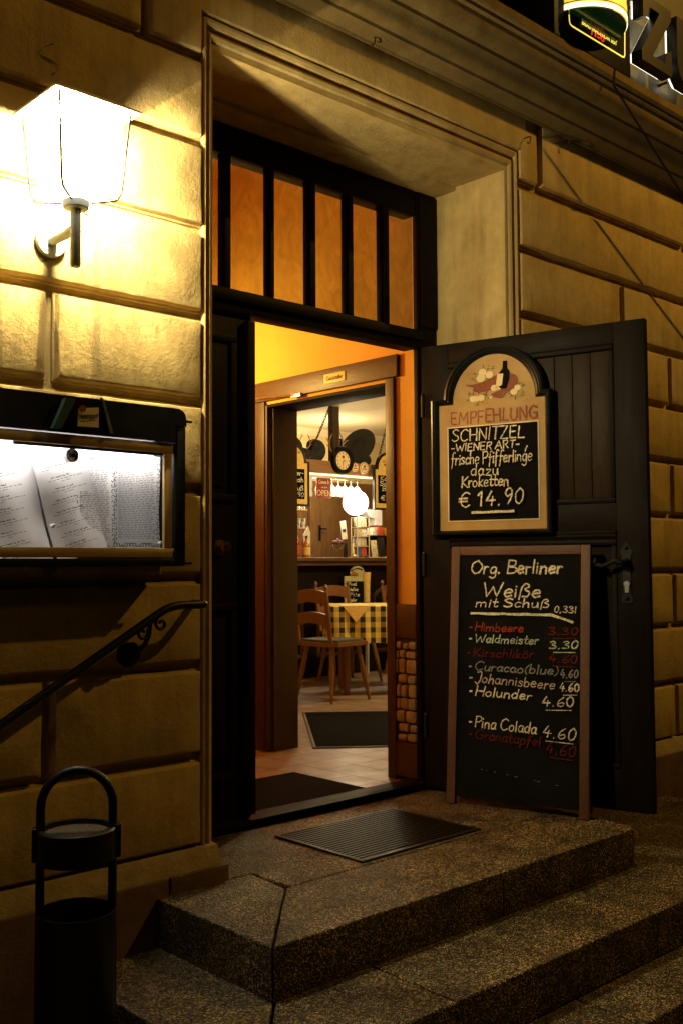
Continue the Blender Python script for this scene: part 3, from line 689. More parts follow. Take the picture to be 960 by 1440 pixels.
rows = [('Himbeere', .0, (.118, .759), (.345, .759), .037, '3.30', (.458, .752), (.586, .756), .03, 1, 3), ('Waldmeister', 0, (.118, .709), (.414, .708), .036, '3.30', (.462, .694), (.586, .697), .031, 2, 2),
        ('Kirschlikör', 0, (.112, .646), (.395, .648), .038, '4.60', (.459, .637), (.585, .636), .034, 3, 3), ('Curacao(blue)', 0, (.12, .587), (.502, .583), .036, '4.60', (.512, .574), (.589, .576), .034, 4, 4),
        ('Johannisbeere', 0, (.124, .535), (.489, .523), .042, '4.60', (.508, .517), (.595, .521), .034, 5, 0), ('Holunder', 0, (.125, .477), (.385, .471), .04, '4.60', (.432, .45), (.572, .456), .04, 0, 0),
        ('Pina Colada', 0, (.126, .341), (.409, .331), .047, '4.60', (.434, .322), (.58, .319), .047, 0, 0), ('Granatapfel', 0, (.127, .290), (.429, .281), .04, '4.60', (.451, .256), (.581, .251), .045, 3, 3)]
for i, (t1, _, a, b, h, t2, c_, d, h2, mi, mj) in enumerate(rows):
    m.cur = mi; n0 = .012+i*.0016
    write(m, t1, a, b, h, .0055 if mi != 3 else .0048, f3, n0*.2, .12, .1, 20+i); m.ribbon([(a[0]-.024, a[1]+h*.4), (a[0]-.018, a[1]+h*.42), (a[0]-.014, a[1]+h*.42)], .007, f3, n0*.2)
    m.cur = mj
    write(m, t2, c_, d, h2, .0055, f3, n0*.2, .1, .12, 40+i)
    m.ribbon([(c_[0]+.02+(d[0]-c_[0]-.03)*k/6, c_[1]-.016+(d[1]-c_[1])*k/6) for k in range(7)], .0035, f3, n0*.2)
m.cur = 4
for k in range(22): m.ribbon([(.12+.02*k+random.uniform(-.01, .01), .165-.002*k), (.128+.02*k, .165-.002*k)], .002, f3, .001) if random.random() < .5 else None
m.build('lettering', MI, ab)

# ------------------------------------------------------------------ wall lantern
LX, LY = 1.458, 2.712
ln = thing('wall_lantern', 'square white glass lantern with wire guard glowing on the left wall', 'lantern', (LX, LY, 1.93))
m = MB(); hr = .138; zr = 2.388
m.loft([[(LX+sx*hr, LY+sy*hr, zr) for sx, sy in ((-1, -1), (1, -1), (1, 1), (-1, 1))], [(LX+sx*hr, LY+sy*hr, zr+.006) for sx, sy in ((-1, -1), (1, -1), (1, 1), (-1, 1))], [(LX+sx*.05, LY+sy*.05, zr+.055) for sx, sy in ((-1, -1), (1, -1), (1, 1), (-1, 1))], [(LX+sx*.02, LY+sy*.02, zr+.065) for sx, sy in ((-1, -1), (1, -1), (1, 1), (-1, 1))]], True, True, False)
m.build('roof', 'white_enamel', ln)
m = MB(); rb, rtp = .080, .102; zb = 2.142
ring = lambda r, z: [(LX+sx*r, LY+sy*r, z) for sx, sy in ((-1, -1), (1, -1), (1, 1), (-1, 1))]
m.loft([ring(rb, zb), ring(rtp, zr-.004)], True, False, False); m.add(ring(rb, zb), [(0, 1, 2, 3)]); m.build('glass_shade', 'lantern_glass', ln, False)
for sx, sy in ((-1, -1), (1, -1), (1, 1), (-1, 1)):
    m = MB(); m.tube(smooth([(LX+sx*.115, LY+sy*.115, zr), (LX+sx*.107, LY+sy*.107, 2.29), (LX+sx*.098, LY+sy*.098, 2.17), (LX+sx*.092, LY+sy*.092, 2.14), (LX+sx*.08, LY+sy*.08, 2.127), (LX+sx*.03, LY+sy*.03, 2.122)]), .0032, 6); m.build('guard_wire', 'wire', ln)
m = MB(); m.lathe([(.034, 2.105), (.038, 2.108), (.04, 2.128), (.03, 2.138)], (LX, LY, 0), 20); m.build('collar', 'grey_enamel', ln)
m = MB(); m.lathe([(.013, 1.932), (.0155, 1.936), (.0155, 2.106)], (LX, LY, 0), 14); m.build('stem', 'grey_enamel', ln)
m = MB(); m.tube([(LX, LY+.005, 2.045), (LX, 2.868, 2.045)], .0155, 14); m.build('arm', 'grey_enamel', ln)
m = MB(); m.lathe([(.05, 2.876), (.05, 2.862), (.047, 2.858), (.02, 2.857)], (LX, 0, 2.045), 24, 'Y')
for dx, dz in ((-.036, 0), (.036, 0)): m.ball((LX+dx, 2.856, 2.045+dz), .004, 8)
m.build('wall_plate', 'grey_enamel', ln)
m = MB(); m.lathe([(.016, 2.14), (.016, 2.2), (.01, 2.21)], (LX, LY, 0), 12); m.build('lamp_socket', 'white_enamel', ln)
lamp('lantern_bulb_glow', 'POINT', (LX, LY, 2.27), LIGHT['lantern']*.7, (1, .88, .56), .05)
lamp('lantern_bulb_filament', 'POINT', (LX, LY, 2.275), LIGHT['lantern']*.3, (1, .82, .38), .0012)
MATS['globe_light'].node_tree  # bulb glow

# ------------------------------------------------------------------ menu display case
mc = thing('menu_display_case', 'black wall-mounted menu case with lit papers behind glass', 'display case', (1.4, 2.87, 1.05))
X0, X1, YF = .86, 1.876, 2.75
m = MB()
prof = [(X0, 1.05), (X1, 1.05), (X1, 1.52), (X1-.004, 1.538), (X1-.012, 1.549), (X1-.03, 1.556), (X0, 1.556)]
hole = (.93, 1.835, 1.075, 1.445)
m.box(X0, hole[0], YF, 2.87, 1.05, 1.552, .006); m.box(hole[1], X1, YF, 2.87, 1.05, 1.5, .008); m.box(hole[0], hole[1], YF, 2.87, 1.05, hole[2], .004)
m.prism([(X0+.003, hole[3]), (hole[1], hole[3]), (hole[1], 1.4995), (X1, 1.4995), (X1, 1.52), (X1-.004, 1.538), (X1-.014, 1.549), (X1-.03, 1.555), (X0+.003, 1.555)], YF-.002, 2.869, lambda x, z, y: (x, y, z))
m.box(hole[0], hole[1], 2.845, 2.868, hole[2], hole[3])
m.box(X1, X1+.03, YF+.01, YF+.018, 1.515, 1.522); m.box(X1, X1+.03, YF+.01, YF+.018, 1.056, 1.063)
m.build('housing', 'black_paint', mc)
m = MB()
for (a, b, c_, d) in ((hole[0], hole[1], 1.078, 1.108), (hole[0], hole[1], 1.41, 1.442), (hole[0], hole[0]+.03, 1.108, 1.41), (hole[1]-.036, hole[1]-.008, 1.108, 1.41)): m.box(a, b, YF+.006, YF+.02, c_, d, .003)
m.build('inner_frame', 'brass_frame', mc)
m = MB(); m.box(hole[0]+.032, hole[1]-.038, YF+.009, YF+.0115, 1.109, 1.409); m.build('glass_pane', 'case_glass', mc)
m = MB(); m.box(.95, 1.81, 2.838, 2.8445, 1.08, 1.44); m.build('back_panel', 'paper', mc)
m = MB(); m.box(1.30, 1.82, 2.7715, 2.777, 1.402, 1.436); m.build('valance', 'teal_plastic', mc)
m = MB(); m.tube([(.95, 2.80, 1.425), (1.27, 2.80, 1.425)], .007, 8); m.build('light_tube', 'tube_light', mc)
m = MB(); m.prism([(1.40, 1.452), (1.425, 1.452), (1.47, 1.54), (1.462, 1.545), (1.44, 1.545)], YF-.025, YF-.0025, lambda x, z, y: (x, y, z))
m.build('badge_bracket', 'teal_plastic', mc)
m = MB(); m.prism([(1.462, 1.456), (1.57, 1.456), (1.57, 1.55), (1.485, 1.55)], YF-.032, YF-.0028, lambda x, z, y: (x, y, z)); bb = m.build('badge_block', 'clear_glass', mc)
m = MB(); m.prism([(1.472, 1.462), (1.54, 1.464), (1.54, 1.524), (1.474, 1.515)], YF-.036, YF-.0325, lambda x, z, y: (x, y, z)); pl = m.build('badge_plate', 'cream_paint', mc)
m = MB(); m.prism([(1.487+.011*math.cos(k*.785), 1.516+.01*math.sin(k*.785)) for k in range(8)], YF-.0375, YF-.036, lambda x, z, y: (x, y, z)); m.build('badge_crest', 'sign_red', mc)
m = MB(); write(m, 'Wernesgruner', (1.475, 1.484), (1.537, 1.492), .018, .0022, lambda u, v, o: (u, YF-.0364-o, v), 0, .15, .06, 60); m.ribbon([(1.478, 1.477), (1.50, 1.479), (1.53, 1.485)], .0018, lambda u, v, o: (u, YF-.0364-o, v)); m.build('lettering', 'ink', mc)
m = MB(); m.prism([(1.562, 1.56), (1.573, 1.553), (1.604, 1.452), (1.592, 1.455)], YF-.012, YF-.0025, lambda x, z, y: (x, y, z)); m.build('acrylic_strip', 'silver', mc)
lamp('menu_case_light', 'AREA', (1.38, 2.786, 1.428), LIGHT['case'], (1, .91, .82), .86, (R(22), 0, 0), .014)
lamp('menu_case_light', 'POINT', (1.15, 2.782, 1.385), LIGHT['case']*.3, (1, .94, .9), .02)

def sheet(label, o, ang, wd, ht, y, rows_, seed, border=False):
    M_ = Matrix.Translation((o[0], y, o[1])) @ Matrix.Rotation(ang, 4, 'Y'); rnd = random.Random(seed)
    t = thing('menu_sheet', label, 'paper', group='papers inside the menu case', M=M_)
    m = MB(); n = 8     # origin at the top right corner; slightly buckled
    gx = [[(-wd*i/n, -.0035*math.sin(i*.8+j*.5+seed)-.003*math.sin(j*.9), -ht*j/n) for i in range(n+1)] for j in range(n+1)]
    vs = [p for r in gx for p in r]; f = [(j*(n+1)+i, j*(n+1)+i+1, (j+1)*(n+1)+i+1, (j+1)*(n+1)+i) for j in range(n) for i in range(n)]
    m.add(vs, f, True); m.build('page', 'paper', t)
    m = MB(); fn = lambda u, v, o_: (u, -.0082-o_, v)
    for (z, x0, x1, hh) in rows_(rnd, wd, ht):
        x = x0
        while x < x1:
            l = rnd.uniform(.006, .02); q = [(x+k*.0016, z+rnd.uniform(-.5, .5)*hh) for k in range(max(2, int(l/.0016)))]
            m.ribbon(q, hh*.55, fn, rnd.random()*.0004, .2, rnd); x += l+.003
    if border:
        for k in range(64):
            s = k/16; a = s % 1; L = .012
            p = {0: (-L-(wd-2*L)*a, -L), 1: (-wd+L, -L-(ht-2*L)*a), 2: (-wd+L+(wd-2*L)*a, -ht+L), 3: (-L, -ht+L+(ht-2*L)*a)}[int(s)]
            m.ribbon([(p[0]+.005*math.cos(b), p[1]+.006*math.sin(b)) for b in (k, k+1.2, k+2.4, k+3.6)], .0028, fn, .0005, .3, rnd)
    m.build('print', 'ink', t); return t
def menu_rows(rnd, wd, ht):
    out = []; z = -.045
    while z > -ht+.015:
        a = rnd.uniform(.03, .05); out.append((z, -wd+a, -wd+a+rnd.uniform(.05, .08), .0042)); out.append((z-.008, -wd+a-.012, -wd+a+rnd.uniform(.09, .11), .0026)); out.append((z-.015, -wd+.075, -wd+.092, .0022)); z -= .034
    return out
def dense_rows(rnd, wd, ht): return [(-.03-k*.0056, -wd+.024, -.03-rnd.uniform(0, .006), .0026) for k in range(int((ht-.055)/.0056))]
sheet('straight menu sheet with scalloped dark border at the right end of the case', (1.829, 1.405), 0, .18, .298, 2.83, dense_rows, 3, True)
sheet('half-hidden menu sheet with dense print behind the tilted page', (1.66, 1.40), R(-1), .15, .30, 2.826, dense_rows, 5, True)
sheet('tilted menu page held by the round chrome knob', (1.535, 1.425), R(-17), .172, .33, 2.815, menu_rows, 8)
sheet('bright overexposed menu page at the left edge of the photo', (1.372, 1.388), R(-14), .20, .33, 2.819, menu_rows, 9)
kn = MB(); kn.lathe([(.019, 2.795), (.021, 2.79), (.021, 2.772), (.016, 2.768), (.009, 2.772), (.006, 2.77)], (1.487, 0, 1.382), 22, 'Y'); kn.tube([(1.487, 2.80, 1.382), (1.487, 2.812, 1.382)], .006, 8)
tag(kn.build('chrome_magnet', 'chrome'), 'round chrome knob pinning the tilted menu page', 'magnet', 'pins and magnets in the menu case')
for x, z, lb in ((1.442, 1.172, 'small white pin low on the tilted menu page'), (1.643, 1.385, 'small white pin between the two bordered menu sheets'), (1.815, 1.125, 'small clear pin at the lower right corner of the bordered sheet')):
    q = MB(); q.lathe([(.006, 2.812), (.006, 2.8), (.004, 2.797)], (x, 0, z), 10, 'Y'); tag(q.build('pin', 'white_card'), lb, 'pin', 'pins and magnets in the menu case')

# ------------------------------------------------------------------ handrail
hl = thing('handrail', 'black iron handrail sloping down the left wall on a scrolled bracket', 'handrail', (1.6, 2.79, .9))
m = MB(); pts = [(.55, 2.79, .195), (1.278, 2.79, .606), (1.79, 2.79, .895)]+[tuple(p) for p in smooth([(1.79, 2.79, .895), (1.831, 2.79, .915), (1.875, 2.79, .924), (1.92, 2.79, .925)], 5)]+[tuple(p) for p in smooth([(1.955, 2.79, .925), (1.978, 2.797, .925), (1.988, 2.82, .925), (1.988, 2.88, .925)], 4)]
m.tube(pts, .0135, 12); m.build('rail', 'black_iron', hl)
m = MB(); m.tube(smooth([(1.795, 2.79, .885), (1.772, 2.792, .872), (1.77, 2.80, .83), (1.765, 2.835, .79), (1.748, 2.868, .772)]), .0075, 8)
def scroll(cx, cz, r, a0, turns, sgn, y=2.793): return [(cx+r*(1-.75*k/20)*math.cos(a0+sgn*turns*6.283*k/20), y, cz+r*(1-.75*k/20)*math.sin(a0+sgn*turns*6.283*k/20)) for k in range(21)]
m.tube(scroll(1.812, .868, .022, 2.4, 1.1, 1), .0055, 8); m.tube(scroll(1.742, .842, .022, .6, 1.1, -1), .0055, 8)
m.build('bracket', 'black_iron', hl)
m = MB(); m.lathe([(.042, 2.876), (.042, 2.87), (.036, 2.866), (.012, 2.862)], (1.742, 0, .772), 22, 'Y'); m.build('wall_plate', 'black_iron', hl)

# ------------------------------------------------------------------ ash bin
bx, by = 1.335, 2.45; BM = frameM((bx, by, -.45), (.878, -.479, 0), (.479, .878, 0), (0, 0, 1))
bn = thing('ash_bin', 'black standing ash bin with hoop handle in front of the left wall', 'ash bin', M=BM)
m = MB(); r = .091; m.tube([(-r, 0, .02), (-r, 0, .5), (-r, 0, .88)]+[(-r*math.cos(math.pi*k/16), 0, .88+.092*math.sin(math.pi*k/16)) for k in range(1, 16)]+[(r, 0, .88), (r, 0, .5), (r, 0, .02)], .0115, 12); m.build('hoop', 'black_iron', bn)
m = MB(); m.lathe([(.0, .742), (.098, .742), (.102, .746), (.102, .822), (.098, .826), (.086, .826), (.083, .812), (.0, .806)], (0, 0, 0), 28, cap=False)
for sx in (-1, 1): m.box(sx*.098-.014, sx*.098+.014, -.018, .018, .745, .83, .004)
tr = m.build('ash_tray', 'black_iron', bn)
m = MB(); m.lathe([(.0, .815), (.05, .8155), (.082, .814)], (0, 0, 0), 24, cap=False); m.build('sand', 'ash_sand', tr)
m = MB(); m.lathe([(.0, .03), (.098, .03), (.1, .04), (.1, .60), (.103, .605), (.103, .615), (.096, .615), (.095, .5), (.0, .48)], (0, 0, 0), 28, cap=False); m.build('container', 'black_iron', bn)
m = MB(); m.lathe([(.0, 0), (.12, 0), (.12, .012), (.1, .028), (0, .03)], (0, 0, 0), 28, cap=False); m.build('base', 'black_iron', bn)

# ------------------------------------------------------------------ shrub at the wall foot
sh = thing('leafy_shrub', 'dark leafy shrub at the left wall foot beside the ash bin', 'shrub', (1.0, 2.6, -.45))
rs = random.Random(12); st_, lv = MB(), MB()
for k in range(26):
    a = rs.uniform(0, 6.28); l = rs.uniform(.25, .42) if k % 5 else .8; sp = rs.uniform(.08, .27); p = [Vector((1.0+.02*math.cos(a), 2.6+.02*math.sin(a), -.45))]
    e_ = Vector((1.0+sp*math.cos(a), 2.6+min(.16, sp*math.sin(a)), -.45+l)); mid = (p[0]+e_)/2+Vector((0, 0, .06)); q = smooth([p[0], mid, e_], 5); st_.tube(q, .003, 5)
    for j in range(4, len(q)):
        for r_ in range(3):
            d = Vector((rs.uniform(-1, 1), rs.uniform(-1, 1), rs.uniform(-.3, .8))).normalized(); s_ = d.cross(Vector((0, 0, 1))).normalized(); L = rs.uniform(.025, .045)
            c0 = q[j]; lv.add([c0, c0+d*L*.5+s_*L*.28, c0+d*L, c0+d*L*.5-s_*L*.28], [(0, 1, 2, 3)])
st_.build('stem', 'twig', sh); lv.build('foliage', 'leaf', sh, False)

# ------------------------------------------------------------------ lit sign above the cornice
sg = thing('lit_bottle_sign', 'lit yellow and green bottle-label sign box above the cornice', 'sign', (4.05, 2.68, 3.43))
cx, cy, rr = 4.0, 2.65, .21
def arc(r, z, n=24, a0=190, a1=350): return [(cx+r*math.cos(R(a0+(a1-a0)*k/n)), cy+r*math.sin(R(a0+(a1-a0)*k/n)), z) for k in range(n+1)]
def band(name, r, z0, z1, mt, r1=None):
    m = MB(); m.loft([arc(r, z0), arc(r1 or r, z1)], False, False, True); return m.build(name, mt, sg)
band('label', rr, 3.56, 4.2, 'label_lit'); band('label_border', rr+.002, 3.535, 3.559, 'label_white')
m = MB(); m.loft([arc(rr-.003, 3.529), arc(rr-.003, 3.534)], False, False, True); m.add(arc(rr-.003, 3.5295), [list(range(25))]); m.build('bottle_body', 'bottle_green', sg)
m = MB(); m.loft([arc(rr+.004, 3.563), arc(rr+.004, 3.568)], False, False, True); m.build('label_stripe', 'label_ink', sg)
ptx = 'PILS LEGENDE'
for i, ch in enumerate(ptx):
    if ch == ' ': continue
    a = R(292+i*4.6); M_ = frameM((cx+(rr+.0015)*math.cos(a), cy+(rr+.0015)*math.sin(a), 3.615), (-math.sin(a), math.cos(a), 0), (0, 0, 1), (math.cos(a), math.sin(a), 0))
    q = printed('lettering', ch, .036, M_, 'label_ink', sg, sx=.7)
m = MB()
for k in range(5): a = R(250+k*7); m.box(cx+(rr+.002)*math.cos(a)-.011, cx+(rr+.002)*math.cos(a)+.011, cy+(rr+.002)*math.sin(a)-.002, cy+(rr+.002)*math.sin(a)+.001, 3.635, 3.66, .004)
m.build('white_script', 'label_white', sg)
m = MB(); m.box(3.66, 4.42, 2.80, 2.92, 3.435, 4.3, .01); m.box(3.72, 4.345, 2.6, 2.80, 3.405, 4.2, .004); m.build('cabinet', 'sign_black', sg)
m = MB(); yb_ = 2.5985; fb = lambda u, v, o: (u, yb_-o, v)
m.ribbon([(3.828, 3.60), (3.834, 3.50), (3.84, 3.488), (3.854, 3.484), (4.06, 3.484), (4.27, 3.484), (4.286, 3.488), (4.292, 3.50), (4.30, 3.70)], .008, fb, 0, 0); m.build('outline', 'yellow_line', sg)
printed('lettering', 'BRAUTRADITION SEIT', .034, facing_front(4.07, yb_-.0052, 3.527), 'yellow_line', sg, sx=.86)
m = MB(); write(m, '1436', (4.00, 3.500), (4.11, 3.500), .075, .009, fb, .0008, .3, .1, 77); m.build('red_numerals', 'red_lit', sg)

def letter(name, polys, label, light):
    t = thing(name, label, 'letter', (polys[0][0][0], 2.66, 3.46), 'halo-lit letters above the cornice')
    m = MB()
    for p in polys: m.prism(p, 2.63, 2.69, lambda x, z, y: (x, y, z))
    m.build('face', 'bronze_letter', t)
    m = MB()
    for p in polys: m.prism(opoly(p, .012), 2.70, 2.706, lambda x, z, y: (x, y, z))
    m.build('halo_backing', 'halo_lit', t)
    a = polys[0][0][0]
    for dx, dz in ((.03, .03), (.05, .32)): m = MB(); m.tube([(a+dx, 2.706, zz+dz), (a+dx, 2.765, zz+dz)], .008, 8); m.build('standoff', 'bronze_letter', t)
    return t
zx, zz = 4.505, 3.565
Zp = [[(zx, zz), (zx+.31, zz), (zx+.31, zz+.16), (zx+.26, zz+.13), (zx+.24, zz+.06), (zx+.11, zz+.06), (zx+.31, zz+.34), (zx+.31, zz+.4), (zx+.02, zz+.4), (zx+.02, zz+.26), (zx+.07, zz+.28), (zx+.09, zz+.34), (zx+.19, zz+.34), (zx, zz+.06)]]
Zp = [[(zx+(a-zx)*.935, zz+(b-zz)*.875) for a, b in Zp[0]]]
letter('sign_letter', Zp, 'dark letter Z with white halo light above the cornice', 0)
ux = zx+.35
Up = [[(ux, zz+.4), (ux, zz+.12), (ux+.02, zz+.05), (ux+.07, zz), (ux+.20, zz), (ux+.26, zz+.05), (ux+.28, zz+.12), (ux+.28, zz+.4), (ux+.2, zz+.4), (ux+.2, zz+.12), (ux+.17, zz+.07), (ux+.11, zz+.07), (ux+.08, zz+.12), (ux+.08, zz+.4)]]
Up = [[(ux+(a-ux)*.935, zz+(b-zz)*.875) for a, b in Up[0]]]
letter('sign_letter', Up, 'dark letter U cut by the right photo edge above the cornice', 0)
m = MB(); m.box(4.44, 5.6, 2.76, 2.80, 3.425, 4.3, .006); tag(m.build('sign_backing_board', 'dark_fascia'), 'pale backing board lit behind the dark letters above the cornice', 'sign board')
for i, (x, z) in enumerate(((4.48, 3.9), (4.78, 3.64), (4.9, 3.58), (4.62, 3.72), (4.88, 3.74))): lamp('letter_light', 'POINT', (x, 2.735, z), LIGHT['letters']*.25, (1, .93, .68), .012)

cbm = MB(); cbm.tube([Vector((4.2, 2.598, 3.40)).lerp(Vector((4.19, 2.6, 3.32)), t) for t in (0, 1)]+[Vector((4.19, 2.6, 3.32)).lerp(Vector((6.2, 2.62, 2.2)), k/10)+Vector((0, 0, -.02*math.sin(math.pi*k/10))) for k in range(1, 11)], .006, 6)
tag(cbm.build('cable', 'black_iron'), 'thin black cable running from under the sign down to the right', 'cable')

# ================================================================== INTERIOR
fl = MB(); fl.add([(2.0, 3.42, .02), (10.6, 3.42, .02), (10.6, 8.7, .02), (2.0, 8.7, .02)], [(0, 1, 2, 3)]); struct(fl.build('floor', 'tiles'))
iw = MB()
iw.box(3.62, 3.80, 3.361, 3.541, .036, 3.5); iw.box(3.62, 3.80, 4.51, 8.6, .02, 3.5); iw.box(3.62, 3.80, 3.541, 4.51, 1.96, 3.5)
iw.box(1.95, 2.05, 3.412, 5.5, .02, 3.5); iw.box(2.05, 3.62, 5.4, 5.5, .02, 3.5); iw.box(2.05, 2.088, 3.34, 3.412, .02, 3.5); iw.box(2.05, 3.619, 3.336, 3.414, 2.864, 3.5); iw.box(3.742, 3.80, 3.331, 3.36, .02, 3.5)
struct(iw.build('interior_wall', 'orange_wall'))
iw = MB(); iw.box(1.95, 3.80, 3.412, 5.5, 3.4, 3.5); struct(iw.build('ceiling', 'orange_wall'))
iw = MB(); iw.box(3.802, 10.5, 8.6, 8.7, .02, 2.7); iw.box(10.4, 10.5, 3.412, 8.6, .02, 2.7); iw.box(3.802, 10.4, 3.34, 3.412, .02, 2.7); struct(iw.build('interior_wall', 'yellow_wall'))
iw = MB(); iw.box(3.802, 10.4, 3.412, 8.6, 2.58, 2.7); iw.prism([(8.6, 2.50), (8.585, 2.50), (8.56, 2.53), (8.53, 2.565), (8.53, 2.58), (8.6, 2.58)], 3.802, 10.4, lambda y, z, x: (x, y, z)); struct(iw.build('ceiling', 'cream_ceiling'))

gf = thing('inner_door_frame', 'red-brown wooden door frame with small yellow name plate inside the vestibule', 'door frame', (3.7, 4.05, .02))
m = MB(); m.box(3.60, 3.62, 3.497, 3.554, .02, 1.975, .004); m.box(3.622, 3.83, 3.542, 3.555, .02, 1.955, .003); m.build('post', 'frame_wood', gf)
m = MB(); m.box(3.60, 3.62, 4.51, 4.60, .02, 1.975, .004); m.box(3.606, 3.83, 4.49, 4.51, .02, 1.955, .003); m.box(3.64, 3.66, 4.475, 4.49, .02, 1.94, .003); m.build('post', 'frame_wood', gf)
m = MB(); m.box(3.597, 3.62, 3.47, 4.63, 1.977, 2.087, .004); m.build('head', 'frame_wood_y', gf)
m = MB(); m.box(3.606, 3.83, 3.556, 4.488, 1.94, 1.957, .003); m.build('soffit', 'dark_wood_x', gf)
m = MB(); m.box(3.592, 3.597, 3.835, 3.995, 2.005, 2.055, .001); m.build('door_plate', 'plate_yellow', gf)
printed('lettering', 'Gaststube', .034, frameM((3.5912, 3.915, 2.03), (0, -1, 0), (0, 0, 1), (-1, 0, 0)), 'ink', gf, sx=.9)
m = MB(); m.box(3.585, 3.60, 4.18, 4.26, 1.965, 1.985, .003); m.tube([(3.585, 4.22, 1.976), (3.57, 4.55, 1.995)], .004, 6); m.build('door_closer', 'silver', gf)
m = MB(); m.box(3.70, 3.73, 3.5552, 3.557, .9, 1.15); m.build('strike_plate', 'old_brass', gf)

ws = thing('stone_wainscot', 'rubble stone wall dado with wooden cap and base beside the inner door', 'wall dado', (3.62, 3.46, .02))
m = MB(); m.box(3.604, 3.62, 3.364, 3.496, .70, .862, .004); m.build('cap', 'frame_wood_y', ws)
m = MB(); m.box(3.602, 3.62, 3.364, 3.496, .037, .20, .004); m.build('base_block', 'frame_wood_y', ws)
m = MB(); m.box(3.614, 3.62, 3.364, 3.496, .2, .7); m.build('mortar_bed', 'rubble_gap', ws)
m = MB(); z = .205; rk = random.Random(3)
while z < .68:
    h = min(rk.uniform(.035, .075), .698-z); y = 3.366; 
    while y < 3.49:
        l = min(rk.uniform(.04, .075), 3.495-y)
        if l > .012: m.box(3.596+rk.uniform(0, .008), 3.632, y+.002, y+l-.002, z+.002, z+h-.003+rk.uniform(-.008, .002), .013)
        y += l
    z += h
m.build('rubble_stones', 'rubble', ws)

t = MB(); t.M = frameM((3.331, 3.40, .021), (-.78, .62, 0), (-.62, -.78, 0), (0, 0, 1)); 
q = MB(); q.box(2.16, 3.33, 3.425, 3.94, .0205, .030, .004)
tag(q.build('floor_mat', 'mat_brown'), 'dark brown mat just inside the front doorway', 'mat', 'mats on the tiled floor')
fm = thing('floor_mat', 'black mat with pale rubber edge inside the inner door', 'mat', group='mats on the tiled floor', M=frameM((3.854, 4.393, .0205), (.619, .785, 0), (.785, -.619, 0), (0, 0, 1)))
m = MB(); m.box(.02, 1.38, .02, .88, 0, .009, .003); m.build('pile', 'mat_black', fm)
m = MB()
for b in ((0, 1.4, 0, .02), (0, 1.4, .88, .9), (0, .02, .02, .88), (1.38, 1.4, .02, .88)): m.box(*b, 0, .007, .002)
m.build('rubber_edge', 'rubber_edge', fm)

# hidden fittings that light the rooms
vl = thing('pendant_lamp', 'small amber glass pendant lamp hanging in the vestibule', 'lamp', (2.75, 4.85, 3.4))
m = MB(); m.tube([(2.75, 4.85, 3.4), (2.75, 4.85, 2.2)], .004, 6); m.build('cord', 'wire', vl)
m = MB(); m.lathe([(.0, 2.22), (.11, 2.21), (.115, 2.19)], (2.75, 4.85, 0), 20, cap=False); m.build('lamp_baffle', 'white_enamel', vl); m = MB(); m.lathe([(.0, 1.93), (.09, 1.935), (.12, 1.96), (.13, 2.0)], (2.75, 4.85, 0), 20, cap=False); m.build('lamp_shade', 'white_enamel', vl)  # unseen disc and bowl, added to cut lamp light going up and down
lamp('vestibule_light', 'POINT', (2.75, 4.85, 2.07), LIGHT['vestibule'], (1, .63, .17), .06)
tl_ = thing('pendant_lamp', 'small white pendant lamp hanging in front of the checked table', 'lamp', (6.2, 5.15, 2.58))
m = MB(); m.tube([(6.2, 5.15, 2.58), (6.2, 5.15, 2.45)], .004, 6); m.build('cord', 'wire', tl_)
m = MB(); m.lathe([(.02, 2.45), (.06, 2.42), (.13, 2.33), (.15, 2.26)], (6.2, 5.15, 0), 20, cap=False); m.build('lamp_shade', 'white_enamel', tl_)
lamp('table_light', 'POINT', (6.2, 5.15, 2.2), LIGHT['table'], (1, .74, .36), .08)

# ------------------------------------------------------------------ bar
bar = thing('bar_counter', 'dark panelled bar counter with a polished wooden top', 'bar', (6.8, 7.4, .02))
m = MB(); m.box(4.6, 9.2, 7.02, 7.62, 1.09, 1.125, .008); m.box(4.6, 9.2, 7.06, 7.6, 1.05, 1.089, .006); m.build('counter_top', 'bar_wood', bar)
m = MB(); m.box(4.65, 9.15, 7.17, 7.58, .02, 1.05); m.build('front', 'dark_wood', bar)
for k in range(6):
    x = 4.9+k*.72; m = MB(); q = [(x, .2), (x+.56, .2), (x+.56, .72)]+[(x+.28+.28*math.cos(math.pi*i/12), .72+.14*math.sin(math.pi*i/12)) for i in range(1, 12)]+[(x, .72)]
    i2 = opoly(q, .04); n = len(q); fnb = lambda u, z, y: (u, y, z)
    ra = [(u, 7.168, z_) for u, z_ in q]; rb2 = [(u, 7.150, z_) for u, z_ in opoly(q, .008)]; rc = [(u, 7.150, z_) for u, z_ in opoly(q, .028)]; rd = [(u, 7.168, z_) for u, z_ in i2]
    for a, b in ((ra, rb2), (rb2, rc), (rc, rd)): m.add(a+b, [(i, (i+1) % n, n+(i+1) % n, n+i) for i in range(n)], False)
    m.build('arched_panel', 'bar_wood', bar)

